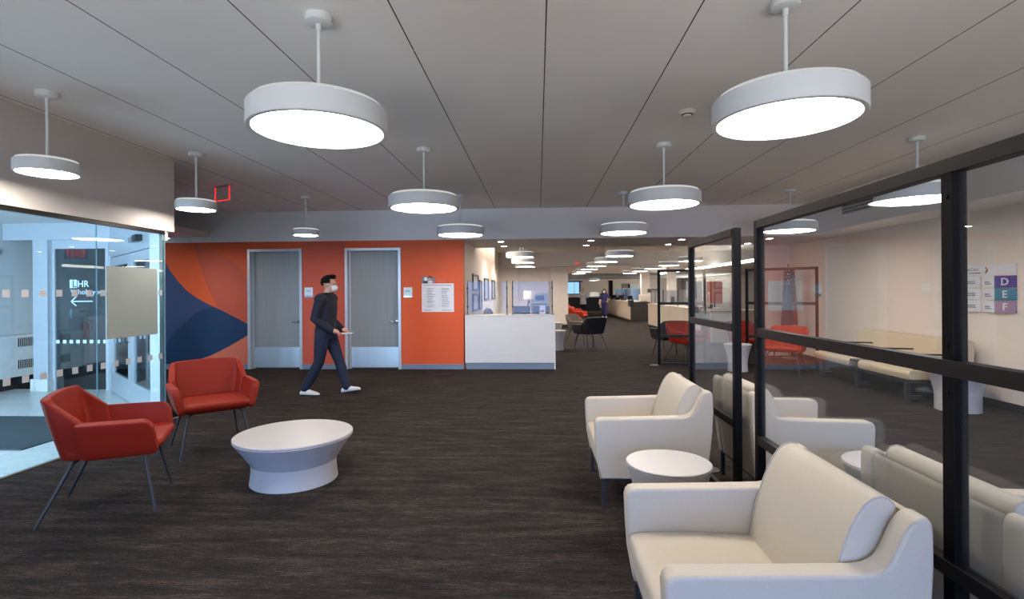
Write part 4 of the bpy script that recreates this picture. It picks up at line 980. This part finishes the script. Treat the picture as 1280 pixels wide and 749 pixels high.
def head(b, c, fwd, nek, sc=1.0):
    """skull, jaw, nose, brow, ears, lips, eye hollows are shaped as one surface with the neck"""
    V = Vector; c, f = V(c), V(fwd).normalized(); u = V((0, 0, 1)); l = u.cross(f).normalized()
    rot = Matrix((( f.x, l.x, 0, 0), (f.y, l.y, 0, 0), (0, 0, 1, 0), (0, 0, 0, 1)))
    def E(o, r): b.ell(c+f*o[0]*sc+l*o[1]*sc+u*o[2]*sc, tuple(q*sc for q in r), 0, 20, rot)
    E((-.012, 0, .03), (.098, .076, .092)); E((.026, 0, -.03), (.068, .062, .085)); E((.052, 0, -.085), (.036, .038, .03))
    E((.092, 0, -.018), (.02, .013, .026)); E((.079, 0, .022), (.02, .052, .012)); E((.084, 0, -.058), (.012, .026, .007)); E((.08, 0, -.068), (.012, .022, .007))
    for s in (-1, 1):
        E((-.008, s*.078, -.005), (.02, .01, .032)); E((.066, s*.038, -.025), (.02, .02, .022))
    b.tube([V(nek)-u*.04, V(nek)+u*.02, c-u*.06*sc-f*.01], [.058, .054, .054], 16, rnd=True)
def eyes(root, c, fwd, sc=1.0):
    V = Vector; c, f = V(c), V(fwd).normalized(); u = V((0, 0, 1)); l = u.cross(f).normalized()
    b = MB()
    for s in (-1, 1): b.ell(c+(f*.082+l*s*.032+u*.004)*sc, (.009*sc,)*3, 0, 10)
    b.build('eyes', 'black_plastic', root)
def shoe(b, ank, fwd, pitch=0):
    V = Vector; f = V(fwd).normalized(); a = V(ank); l = V((0, 0, 1)).cross(f)
    mt = Matrix.Translation((a.x, a.y, 0)) @ Matrix(((f.x, l.x, 0, 0), (f.y, l.y, 0, 0), (0, 0, 1, 0), (0, 0, 0, 1))) @ Matrix.Translation((-.07, 0, 0)) @ Matrix.Rotation(-pitch, 4, 'Y')
    t = MB()
    secs = [(-.005, .028, .05), (.03, .038, .085), (.08, .041, .1), (.13, .043, .082), (.18, .047, .062), (.23, .046, .05), (.265, .034, .038), (.282, .015, .022)]
    rs = []
    for x, w, h in secs:
        rs.append([(x, w*math.copysign(abs(math.cos(2*PI*k/16))**.7, math.cos(2*PI*k/16)), max(0, h*.5+h*.5*math.copysign(abs(math.sin(2*PI*k/16))**.8, math.sin(2*PI*k/16)))) for k in range(16)])
    t.rings(rs); t.xf(mt); b.merge(t.bm)
def hair_short(b, c, fwd, sc=1.0):
    V = Vector; c, f = V(c), V(fwd).normalized(); u = V((0, 0, 1)); l = u.cross(f).normalized()
    rot = Matrix(((f.x, l.x, 0, 0), (f.y, l.y, 0, 0), (0, 0, 1, 0), (0, 0, 0, 1)))
    t = bmesh.new(); bmesh.ops.create_uvsphere(t, u_segments=28, v_segments=18, radius=1)
    kill = [v for v in t.verts if (v.co.z < -.2 and v.co.x > -.45) or v.co.z < -.62 or (v.co.x > .5 and v.co.z < .38)]
    bmesh.ops.delete(t, geom=kill, context='VERTS')
    bmesh.ops.solidify(t, geom=list(t.faces), thickness=.16)
    b.merge(t, 0, Matrix.Translation(c+(f*-.012+u*.038)*sc) @ rot @ Matrix.Diagonal((.122*sc, .096*sc, .108*sc, 1)))
    b.ell(c+(f*.035+u*.125)*sc, (.062*sc, .062*sc, .028*sc), 0, 16, rot)
def mask(root, c, fwd, nm='paper', sc=1.0):
    V = Vector; c, f = V(c), V(fwd).normalized(); u = V((0, 0, 1)); l = u.cross(f).normalized()
    rot = Matrix(((f.x, l.x, 0, 0), (f.y, l.y, 0, 0), (0, 0, 1, 0), (0, 0, 0, 1)))
    t = bmesh.new(); bmesh.ops.create_uvsphere(t, u_segments=24, v_segments=16, radius=1)
    bmesh.ops.delete(t, geom=[v for v in t.verts if v.co.x < .12], context='VERTS'); bmesh.ops.solidify(t, geom=list(t.faces), thickness=.05)
    b = MB(); b.merge(t, 0, Matrix.Translation(c+(f*.04+u*-.05)*sc) @ rot @ Matrix.Diagonal((.082*sc, .07*sc, .062*sc, 1)))
    for s in (-1, 1): b.tube([tuple(c+(f*.06+l*s*.064+u*-.035)*sc), tuple(c+(f*.0+l*s*.084+u*-.005)*sc)], .003, 6)
    b.build('face_mask', nm, root)

# --- the walking man, facing right in mid-stride
man = thing('person', 'man in dark navy clothes and white shoes walking right past the doors, masked', 'person', (-3.165, 7.70, 0))
J = dict(pelvis=(0, 0, .93), chest=(.015, 0, 1.27), neck=(.03, 0, 1.475), shl=(.02, .19, 1.405), shr=(.005, -.19, 1.405), hipl=(.01, .085, .90), hipr=(-.01, -.085, .90),
         kneel=(.165, .085, .49), ankl=(.285, .085, .095), kneer=(-.07, -.085, .475), ankr=(-.275, -.09, .10), ell=(-.03, .215, 1.12), wrl=(.19, .13, .955), elr=(-.075, -.215, 1.12), wrr=(.14, -.15, .955))
HC = (.065, 0, 1.625)
b = body_parts(J, -.006); head(b, HC, (1, 0, -.03), J['neck'])
hand(b, J['wrl'], (.9, -.25, -.25), (.1, .2, 1), 1, .55); hand(b, J['wrr'], (.92, .25, -.25), (.1, -.2, 1), -1, .55)
for sd in 'lr': b.tube([J['ank'+sd], (J['ank'+sd][0]+.01, J['ank'+sd][1], .05)], [.03, .026], 10, rnd=True)
b.build('body', 'skin', man, angle=180, mods=remesh(.007, 3))
b = body_parts(J, .024, ('torso', 'arms')); b.tube([(.03, 0, 1.44), (.035, 0, 1.50)], [.075, .064], 18)
b.build('jacket', 'navy_cloth', man, angle=180, mods=remesh(.010, 5))
b = body_parts(J, .019, ('legs',)); b.build('trousers', 'jean_cloth', man, angle=180, mods=remesh(.010, 4))
b = MB(); shoe(b, J['ankl'], (1, -.03, 0), R(9)); b.build('shoe', 'shoe', man); b = MB(); shoe(b, J['ankr'], (1, .03, 0), R(-3)); b.build('shoe', 'shoe', man)
b = MB(); hair_short(b, HC, (1, 0, -.03)); b.build('hair', 'hair_black', man, angle=60); mask(man, HC, (1, 0, -.03)); eyes(man, HC, (1, 0, -.03))
b = MB(); b.obox((.335, -.02, .90), (.15, .2, .006), R(8)); tag(b.build('paper_sheet', 'paper'), 'small white paper sheet held in the hands of the walking man', 'paper').location = (-3.165, 7.70, 0)

# --- the woman walking towards the viewer
wo = thing('person', 'woman with long brown hair in purple-blue scrubs and a mask walking up the far aisle', 'person', (3.77, 30.2, 0), R(-97)); wo.scale = (.95, .95, .95)
J = dict(pelvis=(0, 0, .92), chest=(.01, 0, 1.24), neck=(.02, 0, 1.42), shl=(.0, .165, 1.355), shr=(.0, -.165, 1.355), hipl=(.0, .085, .89), hipr=(.0, -.085, .89),
         kneel=(.10, .09, .49), ankl=(.12, .1, .09), kneer=(.0, -.09, .48), ankr=(-.15, -.1, .1), ell=(-.10, .34, 1.14), wrl=(.02, .23, .99), elr=(-.04, -.26, 1.10), wrr=(.10, -.29, .90))
HC = (.05, 0, 1.56)
b = body_parts(J, -.006); head(b, HC, (1, 0, 0), J['neck'], .95); hand(b, J['wrl'], (.7, -.6, -.3), (.2, .2, 1), 1, .4); hand(b, J['wrr'], (.7, 0, -.7), (.7, 0, .7), -1, .5); b.build('body', 'skin', wo, angle=180, mods=remesh(.009, 3))
b = body_parts(J, .018, ('torso', 'sleeves')); b.build('scrub_top', 'scrub_cloth', wo, angle=180, mods=remesh(.012, 4)); b = body_parts(J, .022, ('legs',)); b.build('trousers', 'scrub_cloth', wo, angle=180, mods=remesh(.012, 4))
for sd in 'lr':
    b = MB(); shoe(b, J['ank'+sd], (1, 0, 0)); b.build('shoe', 'shoe', wo)
b = MB(); hair_short(b, HC, (1, 0, 0), 1.02); b.tube([(-.03, .07, 1.60), (-.02, .095, 1.48), (.0, .10, 1.36)], [.055, .06, .045], 12, rnd=True); b.tube([(-.03, -.07, 1.60), (-.02, -.095, 1.48), (.0, -.10, 1.36)], [.055, .06, .045], 12, rnd=True); b.ell((-.06, 0, 1.5), (.05, .095, .14)); b.build('hair', 'hair_brown', wo, angle=60)
mask(wo, HC, (1, 0, 0), 'paper', .95); eyes(wo, HC, (1, 0, 0), .95)
# --- the person in white at the black counter
wp = thing('person', 'fair-haired person in a white top standing at the black counter, seen from behind', 'person', (2.85, 33.5, 0), R(75))
J = dict(pelvis=(0, 0, .93), chest=(.05, 0, 1.26), neck=(.10, 0, 1.44), shl=(.08, .18, 1.37), shr=(.08, -.18, 1.37), hipl=(.0, .09, .90), hipr=(.0, -.09, .90),
         kneel=(.08, .10, .49), ankl=(.0, .12, .09), kneer=(.03, -.10, .49), ankr=(-.04, -.12, .09), ell=(.12, .24, 1.1), wrl=(.34, .14, 1.08), elr=(.12, -.24, 1.1), wrr=(.34, -.14, 1.08))
HC = (.16, 0, 1.565)
b = body_parts(J, -.006); head(b, HC, (1, 0, -.15), J['neck'], .97); hand(b, J['wrl'], (.9, -.3, -.2), (0, 0, 1), 1, .4); hand(b, J['wrr'], (.9, .3, -.2), (0, 0, 1), -1, .4); b.build('body', 'skin', wp, angle=180, mods=remesh(.009, 3))
b = body_parts(J, .022, ('torso', 'arms')); b.lathe([(.16, .0), (.19, .0), (.205, -.25), (.195, -.26)], (0, 0, .93), 28); b.build('white_top', 'white_cloth', wp, angle=180, mods=remesh(.012, 4)); b = body_parts(J, .012, ('legs',)); b.build('trousers', 'navy_cloth', wp, angle=180, mods=remesh(.012, 4))
for sd in 'lr':
    b = MB(); shoe(b, J['ank'+sd], (1, 0, 0)); b.build('shoe', 'shoe', wp)
b = MB(); hair_short(b, HC, (1, 0, -.1), 1.03); b.ell((.11, 0, 1.55), (.08, .09, .11)); b.build('hair', 'hair_blond', wp, angle=60)

# ================================================================== LIGHT
def area(name, loc, rot, sx, sy, power, rgb):
    l = bpy.data.lights.new(name, 'AREA'); l.shape = 'RECTANGLE'; l.size = sx; l.size_y = sy; l.energy = power; l.color = lin(rgb)[:3]
    o = bpy.data.objects.new(name, l); COL.objects.link(o); o.location = loc; o.rotation_euler = rot; return o
# daylight through the windows behind the viewer, added ceiling fill, and daylight through the street side of the vestibule
for x in (-3.2, -.6, 1.95, 4.5):
    area('window_daylight', (x, -4.15, 1.5), (R(66), 0, 0), 2.2, 2.4, 42, (132, 178, 255)).data.spread = R(70)
    area('ceiling_fill', (x, -3.7, .5), (R(138), 0, 0), 2.2, 1.6, 66, (240, 236, 236)).data.spread = R(98)  # added lamp tilted upward to brighten the ceiling
area('street_daylight', (-5.6, 1.45, 1.5), (R(84), 0, R(27)), 2.0, 1.9, 390, (206, 228, 255)).data.spread = R(130)
# recessed cove above the reception side wall and a fill lamp added to brighten the far hall
area('cove_light', (-1.2, 15, CE-.03), (0, R(-12), 0), .25, 5.2, 60, (255, 240, 222))
area('hall_fill', (12.9, 40, 1.6), (0, R(90), 0), 1.8, 9, 500, (255, 242, 228))
w = bpy.data.worlds.new('World'); SC.world = w; w.use_nodes = True
bg = w.node_tree.nodes['Background']; bg.inputs[0].default_value = lin((160, 195, 240)); bg.inputs[1].default_value = .3

# ================================================================== CAMERA
cd = bpy.data.cameras.new('Camera'); cam = bpy.data.objects.new('Camera', cd); COL.objects.link(cam)
cd.sensor_fit = 'HORIZONTAL'; cd.sensor_width = 36; cd.lens = 36*F/1280; cd.shift_y = (VC-374.5)/1280; cd.clip_start = .05; cd.clip_end = 200
fw = Vector((-S_, C_, 0)); rt = Vector((C_, S_, 0)); up = Vector((0, 0, 1))
rt2 = rt*math.cos(ROLL)-up*math.sin(ROLL); up2 = rt*math.sin(ROLL)+up*math.cos(ROLL)
mt = Matrix((rt2, up2, -fw)).transposed().to_4x4(); mt.translation = (0, 0, EYE)
cam.matrix_world = mt
SC.camera = cam
SC.view_settings.view_transform = 'Standard'; SC.view_settings.look = 'None'; SC.view_settings.gamma = 1; SC.view_settings.exposure = 0.17; SC.view_settings.use_curve_mapping = False
SC.cycles.use_denoising = True; SC.cycles.max_bounces = 10; SC.cycles.transparent_max_bounces = 24; SC.cycles.diffuse_bounces = 5; SC.cycles.sample_clamp_indirect = 8
SC.cycles.caustics_reflective = False; SC.cycles.caustics_refractive = False
